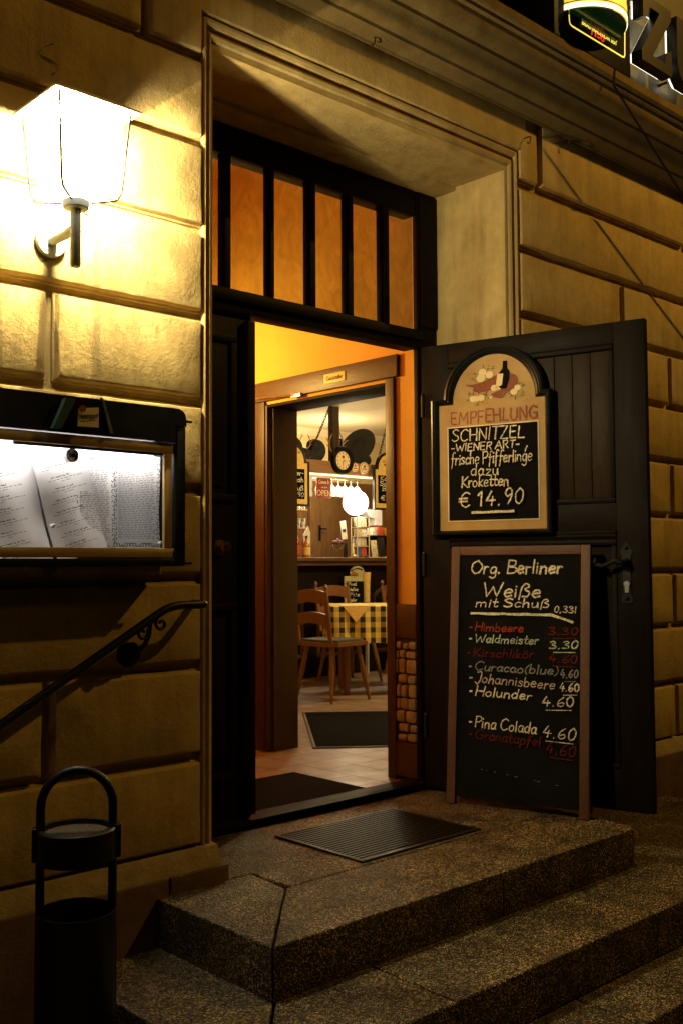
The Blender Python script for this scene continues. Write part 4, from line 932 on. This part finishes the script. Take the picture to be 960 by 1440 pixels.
gt = thing('overhead_bar_shelf', 'brown wooden shelf over the bar with a bright light strip beneath', 'shelf', (6.7, 7.3, 1.9))
m = MB(); m.box(5.7, 8.2, 7.20, 7.225, 1.925, 2.045, .004); m.box(5.7, 8.2, 7.225, 7.55, 2.0, 2.03, .003); m.build('shelf_board', 'oak_x', gt)
m = MB(); m.box(6.615, 6.70, 7.23, 7.30, 2.031, 2.58, .005); m.build('post', 'frame_wood', gt)
m = MB(); m.box(6.27, 7.15, 7.24, 7.27, 1.910, 1.924, .003); m.build('light_strip', 'strip_lit', gt)
m = MB()
for y in (7.40, 7.44): m.tube([(6.27, y, 1.897), (7.15, y, 1.897)], .004, 6)
m.build('glass_rail', 'chrome', gt)
lamp('bar_light', 'AREA', (6.7, 7.3, 1.89), LIGHT['bar'], (1, .86, .58), .9, (0, 0, 0), .08)
lamp('shelf_top_light', 'POINT', (7.2, 7.9, 2.15), 34, (1, .80, .45), .15)

gl_ = thing('hanging_wine_glass', 'wine glass hanging upside down nearest the OPEN sign under the shelf', 'glass', group='wine glasses hanging under the bar shelf', M=Matrix.Translation((6.60, 7.42, 1.9)))
m = MB(); m.lathe([(.032, 0), (.032, -.004), (.006, -.008), (.005, -.05), (.012, -.062), (.034, -.085), (.04, -.115), (.036, -.155), (.032, -.175)], (0, 0, 0), 16, cap=False); m.build('bowl', 'glassware', gl_)
for x, lb in ((6.685, 'second wine glass from the OPEN sign hanging under the shelf'), (6.77, 'third wine glass from the OPEN sign hanging under the shelf'), (6.855, 'wine glass hanging directly left of the globe lamp top'),
              (6.94, 'wine glass hanging behind the top of the globe lamp'), (7.025, 'wine glass hanging behind the right shoulder of the globe lamp'), (7.11, 'last wine glass hanging beside the right chalkboard')):
    dup(gl_, lb, M=Matrix.Translation((x, 7.42, 1.9)))
m = MB(); m.loft([[(6.327+sx*(.03+.006*math.sin(k*1.9+sx)), 7.25+sy*.012, 1.90-.2*k/8) for sx, sy in ((-1, -1), (-.3, -1.6), (.4, -.7), (1, -1), (1, 1), (-1, 1))] for k in range(9)], True, True, True)
tag(m.build('hanging_towel', 'white_cloth'), 'white towel hanging from the shelf beside the left chalkboard', 'towel')

ck = thing('wall_clock', 'round dark-framed clock with cream dial on the bar shelf', 'clock', (6.686, 7.19, 2.055))
m = MB(); m.lathe([(.135, 7.199), (.138, 7.18), (.13, 7.155), (.11, 7.148), (.098, 7.16), (.088, 7.168)], (6.686, 0, 2.055), 36, 'Y', cap=False); m.build('case', 'dark_wood', ck)
m = MB(); m.lathe([(.0, 7.168), (.09, 7.168), (.09, 7.19)], (6.686, 0, 2.055), 32, 'Y', cap=False); m.build('dial', 'cream_paint', ck)
m = MB()
for k in range(12):
    a = k*math.pi/6; m.box(6.686+.074*math.sin(a)-.0035, 6.686+.074*math.sin(a)+.0035, 7.1655, 7.1672, 2.055+.074*math.cos(a)-.007, 2.055+.074*math.cos(a)+.007)
m.build('hour_marks', 'ink', ck)
for ang, l, w_ in ((R(100), .042, .008), (R(185), .06, .006)):
    m = MB(); d = (math.sin(ang), math.cos(ang)); m.prism([(6.686-d[1]*w_/2, 2.055+d[0]*w_/2), (6.686+d[1]*w_/2, 2.055-d[0]*w_/2), (6.686+d[0]*l, 2.055+d[1]*l)], 7.161, 7.163, lambda x, z_, y: (x, y, z_)); m.build('hand', 'ink', ck)
m = MB(); m.lathe([(0, 7.163), (.014, 7.163), (.014, 7.167)], (6.686, 0, 2.09), 14, 'Y', cap=False); m.build('dial_emblem', 'sign_red', ck)

for x, r, lb in ((6.868, .044, 'small round cream beer mat right of the clock'), (6.992, .058, 'larger round cream beer mat further right of the clock')):
    b = thing('beer_mat', lb, 'beer mat', (x, 7.198, 2.0), 'round beer mats on the bar shelf edge')
    m = MB(); m.lathe([(0, 7.192), (r, 7.192), (r, 7.199)], (x, 0, 2.003), 24, 'Y', cap=False); m.build('disc', 'cream_paint', b)
    m = MB(); m.lathe([(r*.8, 7.1905), (r*.86, 7.1905), (r*.86, 7.192)], (x, 0, 2.003), 24, 'Y', cap=False); m.box(x-r*.5, x+r*.5, 7.190, 7.1915, 1.988, 1.997); m.build('printed_ring', 'ham_paint', b)
    m = MB(); m.lathe([(0, 7.189), (r*.24, 7.189), (r*.24, 7.191)], (x, 0, 2.018), 12, 'Y', cap=False); m.build('crest', 'sign_red', b)

bt = thing('liqueur_bottle', 'dark bottle with pale label standing on the bar shelf behind the clock', 'bottle', (6.785, 7.3, 2.031))
m = MB(); m.lathe([(0, 2.031), (.042, 2.031), (.042, 2.15), (.036, 2.175), (.016, 2.2), (.014, 2.27), (.017, 2.272), (.017, 2.285), (0, 2.287)], (6.785, 7.3, 0), 18, cap=False); m.build('body', 'sign_black', bt)
m = MB(); m.lathe([(.0425, 2.06), (.0425, 2.135)], (6.785, 7.3, 0), 18, cap=False); m.build('bottle_label', 'yellow_card', bt)
ht_ = thing('felt_hat', 'black wide-brimmed felt hat tilted on the bar shelf', 'hat', (7.03, 7.33, 2.031))
m = MB(); m.M = Matrix.Translation((7.0, 7.28, 2.215)) @ Matrix.Rotation(R(-66), 4, 'Y') @ Matrix.Rotation(R(12), 4, 'X')
m.lathe([(0, .0), (.08, .0), (.19, .012), (.2, .02), (.19, .022), (.088, .012), (.086, .012)], (0, 0, 0), 28, cap=False); m.build('brim', 'felt', ht_)
m = MB(); m.M = Matrix.Translation((7.0, 7.28, 2.215)) @ Matrix.Rotation(R(-66), 4, 'Y') @ Matrix.Rotation(R(12), 4, 'X')
m.lathe([(.088, .0), (.084, -.05), (.075, -.11), (.055, -.135), (0, -.125)], (0, 0, 0), 24, cap=False); m.build('crown', 'felt', ht_)
m = MB(); m.ball((7.12, 7.32, 2.10), .075, 12, (1, .8, .9)); m.ball((6.98, 7.32, 2.07), .05, 12, (1.6, .9, .8)); tag(m.build('beret', 'felt'), 'crumpled black beret lying under the wide-brimmed hat', 'beret')
def antlers(label, c0, sc):
    t = thing('antlers', label, 'antlers', c0, 'antlers on the bar shelf')
    for s in (-1, 1):
        m = MB(); b = Vector(c0)
        main = smooth([b+Vector((s*.02, 0, 0))*sc, b+Vector((s*.09, -.01, .05))*sc, b+Vector((s*.10, -.02, .14))*sc, b+Vector((s*.05, -.02, .24))*sc], 5); m.tube(main, [.011*sc-.0004*i*sc for i in range(len(main))], 7)
        for f, d in ((4, (s*.07, -.01, .05)), (8, (s*.07, -.02, .06)), (11, (-s*.04, -.01, .05))): m.tube([main[f], main[f]+Vector(d)*sc*.6+Vector((0, 0, .01)), main[f]+Vector(d)*sc], [.008*sc, .006*sc, .002*sc], 6)
        m.build('antler', 'antler', t)
    m = MB(); m.ball(Vector(c0)+Vector((0, 0, -.01)), .03*sc, 10, (1, .7, 1.2)); m.build('skull_plate', 'antler', t); return t
antlers('large antlers rising behind the clock either side of the post', (6.655, 7.245, 2.13), .85)
antlers('small antlers above the left chalkboard', (6.27, 7.25, 2.14), .6)
tp = thing('hunting_trophy', 'dark lumpy trophy head and curved horn on the shelf left of the clock', 'trophy', (6.25, 7.3, 2.031))
m = MB(); m.ball((6.15, 7.27, 2.15), .10, 12, (1, .8, 1)); m.ball((6.26, 7.27, 2.10), .075, 12, (1.3, .8, .8)); m.ball((6.13, 7.26, 2.24), .035, 8, (1, .8, .9)); m.build('head', 'felt', tp)
m = MB(); hp = smooth([(6.25, 7.30, 2.08), (6.34, 7.29, 2.075), (6.42, 7.28, 2.09), (6.47, 7.28, 2.14), (6.44, 7.28, 2.185), (6.37, 7.28, 2.18)], 5); m.tube(hp, [.055+.02*math.sin(math.pi*i/len(hp)) for i in range(len(hp))], 12); m.build('horn', 'felt', tp)

op = thing('open_sign', 'red-brown OPEN sign hanging under the bar shelf', 'sign', (6.493, 7.22, 1.78))
m = MB(); m.box(6.402, 6.586, 7.228, 7.236, 1.69, 1.88, .003); m.build('board', 'sign_red', op)
printed('lettering', 'OPEN', .078, facing_front(6.494, 7.227, 1.735), 'cream_paint', op, sx=.9)
m = MB(); fo = lambda u, v, o: (u, 7.2272-o, v); write(m, 'Come In', (6.425, 1.825), (6.56, 1.828), .036, .006, fo, 0, .15, .1, 81); write(m, 'we are', (6.455, 1.785), (6.53, 1.785), .02, .0035, fo, .002, .1, .1, 82); m.build('script_lettering', 'cream_paint', op)

def hangboard(cx, label, lines, seed):
    t = thing('hanging_chalkboard', label, 'chalkboard', (cx, 7.08, 1.59), 'arched chalkboards hanging over the bar')
    o_ = archpts(cx-.185, cx+.185, 1.59, 2.0, .15, cx, 2.16, 14); i_ = archpts(cx-.165, cx+.165, 1.61, 1.985, .125, cx, 2.135, 14); n = len(o_)
    m = MB(); m.prism(o_, 7.075, 7.09, lambda u, z_, y: (u, y, z_)); ra = [(u, 7.062, z_) for u, z_ in o_]; rb3 = [(u, 7.066, z_) for u, z_ in i_]; rc = [(u, 7.075, z_) for u, z_ in o_]; rd = [(u, 7.075, z_) for u, z_ in i_]
    for a, b in ((rc, ra), (ra, rb3), (rb3, rd)): m.add(a+b, [(i, (i+1) % n, n+(i+1) % n, n+i) for i in range(n)])
    m.build('frame', 'black_paint', t)
    m = MB(); m.prism(i_, 7.070, 7.074, lambda u, z_, y: (u, y, z_)); m.build('yellow_panel', 'yellow_card', t)
    m = MB(); m.box(cx-.13, cx+.13, 7.067, 7.0695, 1.655, 1.93); m.build('chalk_panel', 'chalkboard', t)
    m = MB(); ff = lambda u, v, o: (u, 7.0665-o, v)
    for i, (tx, x0, x1, z_, h) in enumerate(lines): write(m, tx, (cx+x0, z_), (cx+x1, z_), h, .006, ff, i*.001, .08, .1, seed+i)
    m.build('lettering', 'chalk_white', t)
    m = MB()
    for k in range(7): a = rl.uniform(0, 6.28); x, z_ = cx+rl.uniform(-.07, .07), 2.03+rl.uniform(-.01, .05); m.prism([(x+.016*math.cos(a+b), z_+.01*math.sin(a+b)) for b in (0, 1.6, 3.1, 4.7)], 7.0675, 7.0698, lambda u, zz_, y: (u, y, zz_))
    m.build('painted_motif', 'ham_paint', t)
hangboard(5.985, 'arched yellow chalkboard hanging at the left edge of the inner doorway', [('Oer-', -.02, .115, 1.87, .045), ('Tash', -.03, .11, 1.81, .045), ('Sauß', -.04, .11, 1.735, .045), ('3.90', -.02, .11, 1.675, .045)], 90)
hangboard(7.185, 'arched yellow chalkboard hanging at the right edge beside the globe lamp', [('Kasse', -.1, .1, 1.88, .04), ('Salat', -.11, .09, 1.83, .04), ('Bier', -.08, .09, 1.78, .04), ('€ 13', -.1, .08, 1.685, .05)], 96)
def chain(label, a, b):
    a, b = Vector(a), Vector(b); n = int((b-a).length/.03); m = MB(); d = (b-a).normalized(); s = d.cross(Vector((0, 1, 0))).normalized(); y = Vector((0, 1, 0))
    for k in range(n):
        c0 = a.lerp(b, (k+.5)/n); v = s if k % 2 else y
        m.tube([c0+d*.019*math.cos(q*.785)+v*.009*math.sin(q*.785) for q in range(8)], .004, 5, False, True)
    tag(m.build('chain', 'black_iron'), label, 'chain', 'chains of the hanging chalkboards')
chain('black chain from the ceiling slanting down to the left chalkboard', (6.49, 7.12, 2.58), (6.20, 7.10, 2.05))
chain('black chain from the ceiling dropping beside the wooden post', (6.49, 7.12, 2.58), (6.555, 7.15, 2.10))
chain('black chain from the ceiling to the right chalkboard', (7.28, 7.12, 2.58), (7.10, 7.10, 2.10))

# things on the counter
gb = thing('globe_lamp', 'large glowing white globe lamp standing on the bar counter', 'lamp', (6.9, 7.36, 1.125))
m = MB(); m.ball((7.03, 7.36, 1.672), .128, 24); m.build('globe', 'globe_light', gb)
m = MB(); m.lathe([(.08, 1.126), (.08, 1.135), (.03, 1.15), (.012, 1.17), (.012, 1.5), (.035, 1.52), (.05, 1.545)], (7.03, 7.36, 0), 18); m.build('stand', 'old_brass', gb)
lamp('globe_light_source', 'POINT', (6.97, 7.18, 1.62), LIGHT['globe'], (1, .82, .5), .12)
rk_ = thing('postcard_rack', 'wire postcard rack with four tiers of cards on the bar counter', 'rack', (7.0, 7.2, 1.125))
m = MB()
for x in (6.865, 7.025):
    for y in (7.17, 7.25): m.tube([(x, y, 1.126), (x, y, 1.52)], .005, 6)
for z_ in (1.14, 1.235, 1.33, 1.42, 1.515):
    m.tube([(6.865, 7.165, z_), (7.025, 7.165, z_)], .004, 6); m.tube([(6.865, 7.165, z_), (6.865, 7.25, z_)], .004, 6); m.tube([(7.025, 7.165, z_), (7.025, 7.25, z_)], .004, 6)
m.tube([(6.865, 7.165, 1.515), (6.865, 7.165, 1.13)], .004, 6); m.tube([(7.025, 7.165, 1.515), (7.025, 7.165, 1.13)], .004, 6)
m.build('wire_frame', 'silver', rk_)
for i, z_ in enumerate((1.145, 1.24, 1.335, 1.425)):
    for j, (xa, xb) in enumerate(((6.872, 6.940), (6.947, 7.017))):
        m = MB(); m.M = Matrix.Translation((0, 7.19, z_)) @ Matrix.Rotation(R(-8), 4, 'X'); m.box(xa, xb, 0, .004, 0, .08); m.build('postcard', 'blue_card' if i == 0 and j == 0 else ('red_card' if (i, j) == (0, 1) else ['mixed_card', 'white_card'][(i+j) % 2]), rk_)
        m = MB(); m.M = Matrix.Translation((0, 7.215, z_+.01)) @ Matrix.Rotation(R(-6), 4, 'X'); m.box(xa, xb, 0, .004, 0, .08); m.build('postcard', ['yellow_card', 'mixed_card'][(i+j) % 2], rk_)
cpm = thing('sundae_glass', 'stemmed glass bowl of dark plums on the bar counter', 'glass bowl', (6.735, 7.3, 1.125))
m = MB(); m.lathe([(0, 1.126), (.035, 1.126), (.035, 1.131), (.008, 1.138), (.007, 1.185), (.02, 1.195), (.06, 1.235), (.076, 1.275), (.072, 1.275), (.055, 1.238), (.01, 1.205)], (6.735, 7.3, 0), 20, cap=False); m.build('bowl', 'clear_glass', cpm)
for k in range(7): a = k*.9; m = MB(); m.ball((6.735+(.038 if k else 0)*math.cos(a), 7.3+(.038 if k else 0)*math.sin(a), 1.272+(.02 if not k else 0)), .022, 8); m.build('plum', 'plum', cpm)
bk = thing('table_menu_card', 'white folded menu card standing left of the postcard rack', 'menu card', (6.86, 7.26, 1.125))
m = MB(); m.M = Matrix.Translation((6.835, 7.28, 1.126)) @ Matrix.Rotation(R(-8), 4, 'Y'); m.box(-.035, .035, 0, .004, .18, .36); m.build('card', 'white_cloth', bk)
m = MB(); m.M = Matrix.Translation((6.835, 7.28, 1.126)) @ Matrix.Rotation(R(-8), 4, 'Y'); m.box(-.02, .02, -.002, -.0005, .25, .28); m.build('print', 'ink', bk)
m = MB(); m.box(6.815, 6.85, 7.29, 7.31, 1.126, 1.27, .004); m.build('holder', 'black_paint', bk)
def bottle(label, x, y, z0, h, r, mt, cap_mt='sign_black', lab='yellow_card', grp='bottles at the left end of the bar'):
    t = thing('bottle', label, 'bottle', (x, y, z0), grp)
    m = MB(); m.lathe([(0, z0), (r, z0), (r, z0+h*.55), (r*.85, z0+h*.66), (r*.35, z0+h*.78), (r*.33, z0+h*.94)], (x, y, 0), 14, cap=False); m.build('body', mt, t)
    m = MB(); m.lathe([(r*.4, z0+h*.92), (r*.4, z0+h), (0, z0+h)], (x, y, 0), 12, cap=False); m.build('cap', cap_mt, t)
    m = MB(); m.lathe([(r*1.02, z0+h*.12), (r*1.02, z0+h*.48)], (x, y, 0), 14, cap=False); m.build('bottle_label', lab, t)
bottle('red liqueur bottle at the left end of the bar counter', 6.17, 7.25, 1.126, .24, .036, 'red_glass', 'red_glass', 'red_card')
bottle('amber bottle with yellow label beside the red bottle', 6.265, 7.22, 1.126, .2, .034, 'amber_glass')
bottle('tall dark bottle at the back left of the bar counter', 6.16, 7.5, 1.126, .30, .036, 'sign_black', 'sign_red', 'white_card')
bottle('tall green bottle behind the pointed flyer on the bar', 6.36, 7.52, 1.126, .31, .036, 'bottle_green', 'yellow_card', 'white_card')
bottle('amber schnapps bottle right of the pointed flyer on the bar', 6.45, 7.45, 1.126, .25, .033, 'amber_glass', 'sign_black', 'white_card')
bottle('slim clear-necked bottle right of the postcard rack', 7.11, 7.45, 1.126, .30, .032, 'glassware', 'sign_red', 'yellow_card', 'bottles behind the postcards')
bottle('dark green bottle behind the picture flyer', 7.18, 7.52, 1.126, .30, .036, 'bottle_green', 'sign_black', 'white_card', 'bottles behind the postcards')
m = MB(); m.prism([(6.30, 1.127), (6.385, 1.127), (6.385, 1.36), (6.36, 1.42), (6.30, 1.34)], 7.3, 7.312, lambda x, z_, y: (x, y, z_)); tag(m.build('flyer', 'white_card'), 'pale pointed flyer standing behind the amber bottle', 'flyer')
cs = thing('glass_shelf_rack', 'tall narrow rack of drinking glasses at the left end of the bar', 'rack', (6.24, 7.45, 1.125))
m = MB(); m.box(6.265, 6.29, 7.44, 7.465, 1.126, 1.62, .003); m.build('post', 'oak', cs)
for z_ in (1.40, 1.575): m = MB(); m.box(6.08, 6.42, 7.38, 7.52, z_, z_+.012); m.build('shelf', 'oak_x', cs)
for z_ in (1.412, 1.587):
    for x in (6.12, 6.20, 6.34, 6.40):
        g2 = MB(); g2.lathe([(.024, z_), (.03, z_+.09), (.027, z_+.09), (.02, z_+.004)], (x, 7.43, 0), 12, cap=False); tag(g2.build('drinking_glass', 'glassware'), 'drinking glass on the narrow rack at the left end of the bar', 'glass', 'drinking glasses on the left rack')
rs_ = thing('counter_shelf', 'small shelf stand with red boxes at the right end of the bar', 'shelf', (7.35, 7.4, 1.125))
m = MB(); m.box(7.19, 7.52, 7.30, 7.5, 1.335, 1.35, .003); m.box(7.27, 7.285, 7.31, 7.49, 1.126, 1.335); m.box(7.50, 7.515, 7.31, 7.49, 1.126, 1.335); m.build('stand', 'dark_wood', rs_)
for b, mt, lb, nm in (((7.22, 7.29, 7.32, 7.4, 1.351, 1.43), 'white_card', 'white packet on the small shelf right of the postcards', 'packet'), ((7.30, 7.38, 7.32, 7.4, 1.351, 1.44), 'red_card', 'red box on the small shelf right of the postcards', 'box'), ((7.40, 7.5, 7.32, 7.4, 1.351, 1.43), 'amber_glass', 'amber box on the small shelf right of the postcards', 'box')):
    q = MB(); q.box(*b, .004); tag(q.build(nm, mt), lb, nm, 'packets on the small bar shelf')
pt = thing('receipt_printer', 'white till printer above the red boxes at the right end of the bar', 'printer', (7.4, 7.5, 1.45))
m = MB(); m.prism([(7.27, 1.60), (7.33, 1.62), (7.5, 1.62), (7.5, 1.46), (7.42, 1.46), (7.40, 1.53), (7.33, 1.54)], 7.46, 7.56, lambda x, z_, y: (x, y, z_)); m.build('body', 'white_cloth', pt)
m = MB(); m.box(7.44, 7.5, 7.45, 7.5, 1.351, 1.459); m.build('stand', 'black_paint', pt)
for (x0, x1, y, z1, mt, lb) in ((7.12, 7.20, 7.22, 1.30, 'mixed_card', 'picture flyer right of the postcard rack'), (7.34, 7.45, 7.16, 1.36, 'yellow_card', 'yellow flyer standing at the right door edge on the bar'), (7.24, 7.33, 7.24, 1.33, 'black_paint', 'dark folder standing between the flyers on the bar')):
    q = MB(); q.M = Matrix.Translation((0, y, 1.127)) @ Matrix.Rotation(R(-7), 4, 'X'); q.box(x0, x1, 0, .006, 0, z1-1.127, .001); tag(q.build('flyer', mt), lb, 'flyer', 'flyers on the bar counter')
for (x, y, mt, lb) in ((7.02, 7.08, 'white_card', 'white card lying flat in front of the postcard rack'), (7.18, 7.07, 'yellow_card', 'yellow card lying flat on the bar edge'), (7.30, 7.08, 'white_cloth', 'white leaflet lying flat near the right door edge')):
    q = MB(); q.box(x-.05, x+.05, y-.03, y+.03, 1.1255, 1.131, .001); tag(q.build('leaflet', mt), lb, 'leaflet', 'leaflets lying on the bar edge')

bd = thing('back_room_door', 'brown wooden door with black handle behind the bar', 'door', (7.8, 8.55, .02))
m = MB(); m.box(7.56, 8.05, 8.555, 8.59, .02, 1.90, .004); m.build('leaf', 'oak', bd)
m = MB(); m.box(7.64, 7.97, 8.548, 8.556, 1.05, 1.8, .006); m.build('door_panel', 'oak', bd)
m = MB(); m.box(7.46, 7.56, 8.53, 8.595, .02, 1.99, .006); m.box(8.05, 8.15, 8.53, 8.595, .02, 1.99, .006); m.box(7.56, 8.05, 8.53, 8.595, 1.90, 1.99, .006); m.build('frame', 'oak', bd)
m = MB(); m.box(7.60, 7.63, 8.545, 8.555, 1.33, 1.5, .003); m.tube([(7.615, 8.55, 1.46), (7.615, 8.51, 1.46), (7.68, 8.51, 1.46)], .008, 8); m.build('handle', 'black_iron', bd)
m = MB(); m.box(5.0, 7.455, 8.57, 8.598, .02, 2.0); m.box(8.155, 10.3, 8.57, 8.598, .02, 2.0)
tag(m.build('wood_panelling', 'oak'), 'brown wood panelling along the back wall behind the bar', 'panelling')

adp = thing('advert_board', 'yellow-green advert board with painted beer glass standing at the bar front', 'advert board', (6.76, 7.06, .02))
m = MB(); m.box(6.60, 6.93, 7.06, 7.075, .3, .95, .004); m.box(6.62, 6.64, 7.06, 7.09, .02, .3); m.box(6.89, 6.91, 7.06, 7.09, .02, .3)
m.prism([(6.675, .9505), (6.855, .9505)]+[(6.765+.09*math.cos(math.pi*i/10), .98+.065*math.sin(math.pi*i/10)) for i in range(11)], 7.06, 7.074, lambda x, z_, y: (x, y, z_)); m.build('board', 'ad_panel', adp)
m = MB(); m.box(6.625, 6.84, 7.056, 7.0595, .55, .90, .003); m.build('chalk_panel', 'chalkboard', adp)
m = MB(); fa = lambda u, v, o: (u, 7.0555-o, v)
for i in range(6): write(m, ['Prost', 'Helles', 'Pils', 'Radler', 'Bock', 'Weiße'][i], (6.64, .86-i*.05), (6.74+.02*(i % 3), .86-i*.05), .03, .005, fa, i*.0005, .1, .1, 110+i)
m.build('lettering', 'chalk_white', adp)
m = MB(); m.lathe([(0, .70), (.03, .70), (.036, .9), (.042, .985), (0, .985)], (6.872, 7.05, 0), 14, cap=False); m.build('painted_glass', 'yellow_card', adp)
m = MB(); m.ball((6.70, 7.055, .975), .03, 8, (1.3, .4, .8)); m.ball((6.74, 7.055, .965), .022, 8, (1.3, .4, .8)); m.build('painted_food', 'amber_glass', adp)
m = MB(); fr_ = lambda u, v, o: (u, 7.058-o, v); m.ribbon([(6.68, 1.0), (6.71, 1.012), (6.75, 1.02), (6.79, 1.018), (6.83, 1.005)], .012, fr_); m.build('painted_banner', 'ink', adp)

# ------------------------------------------------------------------ table and chairs
tb = thing('dining_table', 'wooden dining table under the black and yellow checked cloth', 'table', (6.25, 6.35, .02))
m = MB(); m.box(5.52, 6.98, 6.05, 6.65, .69, .722, .005); m.build('table_top', 'chair_wood', tb)
for x, y in ((5.62, 6.12), (6.88, 6.12), (5.62, 6.58), (6.88, 6.58)):
    m = MB(); m.lathe([(.022, .02), (.03, .1), (.034, .5), (.03, .6), (.036, .69)], (x, y, 0), 12); m.build('leg', 'chair_wood', tb)
cl = thing('tablecloth', 'black and yellow checked tablecloth hanging over the dining table', 'tablecloth', (6.25, 6.35, .724))
m = MB(); seq = []
def ring_cloth(d, z_, amp):
    pts = []; x0, x1, y0, y1 = 5.50-d, 7.0+d, 6.03-d, 6.67+d
    for (ax, ay), (bx_, by_), n in (((x0, y0), (x1, y0), 40), ((x1, y0), (x1, y1), 16), ((x1, y1), (x0, y1), 40), ((x0, y1), (x0, y0), 16)):
        for k in range(n):
            s = k/n; x, y = ax+(bx_-ax)*s, ay+(by_-ay)*s; nx, ny = (by_-ay), -(bx_-ax); l = math.hypot(nx, ny); w_ = amp*math.sin(x*31+y*27)
            pts.append((x+nx/l*w_, y+ny/l*w_, z_-.35*amp*math.sin(x*9+y*7)))
    return pts
rings = [ring_cloth(0, .729, 0), ring_cloth(.008, .724, .001), ring_cloth(.012, .69, .004), ring_cloth(.018, .6, .009), ring_cloth(.024, .50, .014), ring_cloth(.028, .44, .017)]
m.loft(rings, True, False, True); m.add(rings[0], [list(range(len(rings[0])))])
m.uv = lambda p: ((p.x, p.z) if p.y < -.3 else (p.x, p.z+.2) if p.y > .3 else (p.y, p.z) if abs(p.x) > .74 else (p.x, p.y))
m.build('cloth', 'gingham', cl)
m = MB(); fq = [(5.66, 6.08, .7315), (5.6, 6.022, .731), (5.9, 6.022, .731), (5.96, 6.3, .7315)]
m.add([(5.58, 6.30, .7312), (5.80, 6.30, .7312), (5.80, 6.018, .7315), (5.58, 6.018, .7315), (5.685, 5.993, .60)], [(0, 1, 2, 3), (3, 2, 4)]); q = m.build('napkin', 'yellow_card'); tag(q, 'yellow napkin draped over the front of the checked tablecloth', 'napkin')

CT = Matrix.Translation((5.5, 6.03, 0)) @ Matrix.Rotation(R(-38), 4, 'Z') @ Matrix.Translation((-5.5, -6.03, 0))
for o_ in (tb, cl): o_.matrix_world = CT @ Matrix.Translation(o_.location)
q.matrix_world = CT

def make_chair():
    t = thing('chair', 'wooden ladder-back chair in front of the table facing right', 'chair', group='wooden ladder-back chairs around the table', M=Matrix.Identity(4))
    m = MB(); sp = [(-.185, -.19), (.185, -.19), (.21, .02), (.205, .17), (.15, .2), (-.15, .2), (-.205, .17), (-.21, .02)]
    q = [(a.x, a.y) for a in smooth([Vector((a, b, 0)) for a, b in sp+[sp[0]]], 3)][:-1]; m.prism(q, .42, .45, lambda x, y, z_: (x, y, z_)); m.build('seat', 'chair_wood', t)
    m = MB(); m.prism([(x*.88, y*.88) for x, y in q], .45, .468, lambda x, y, z_: (x, y, z_)); m.build('cushion', 'seat_cushion', t)
    for x, y in ((-.14, -.13), (.14, -.13), (-.14, .14), (.14, .14)):
        m = MB(); a, b = Vector((x, y, .42)), Vector((x*1.45, y*1.45, 0)); ks = [0, .12, .16, .2, .3, .45, .6, .66, .72, 1]; rr_ = [.017, .02, .015, .021, .018, .022, .019, .014, .017, .011]
        m.tube([a.lerp(b, k) for k in ks], rr_, 10); m.build('leg', 'chair_wood', t)
    for x in (-.18, .18):
        m = MB(); a, b = Vector((x, -.175, .45)), Vector((x*1.06, -.235, .835)); ks = [0, .1, .3, .6, .9, 1]; m.tube([a.lerp(b, k) for k in ks], [.019, .017, .019, .019, .018, .016], 10)
        c0 = b; m.ball((c0.x, c0.y, c0.z+.012), .013, 8); m.ball((c0.x, c0.y, c0.z+.03), .019, 10); m.ball((c0.x, c0.y, c0.z+.05), .008, 8); m.build('back_post', 'chair_wood', t)
    for z0, z1, y in ((.74, .83, -.222), (.58, .66, -.203)):
        m = MB(); top = [(x/10*.18, z1+.022*math.cos(x/10*1.57)) for x in range(10, -11, -1)]; bot = [(x/10*.18, z0+.028*math.cos(x/10*1.57)-.012) for x in range(-10, 11)]
        m.prism(bot+top, y-.01, y+.008, lambda u, z_, yy: (u, yy, z_)); m.build('back_rail', 'chair_wood', t)
    return t
ch = make_chair()
ch.matrix_world = Matrix.Translation((5.365, 5.89, .02)) @ Matrix.Rotation(R(-90), 4, 'Z')
dup(ch, 'wooden ladder-back chair behind the table in front of the advert board', M=Matrix.Translation((6.33, 6.72, .02)) @ Matrix.Rotation(R(178), 4, 'Z'))
dup(ch, 'wooden ladder-back chair behind the table at the right door edge', M=Matrix.Translation((7.18, 6.72, .02)) @ Matrix.Rotation(R(182), 4, 'Z'))

for o in bpy.data.objects:
    if '_l' in o.keys(): del o['_l']
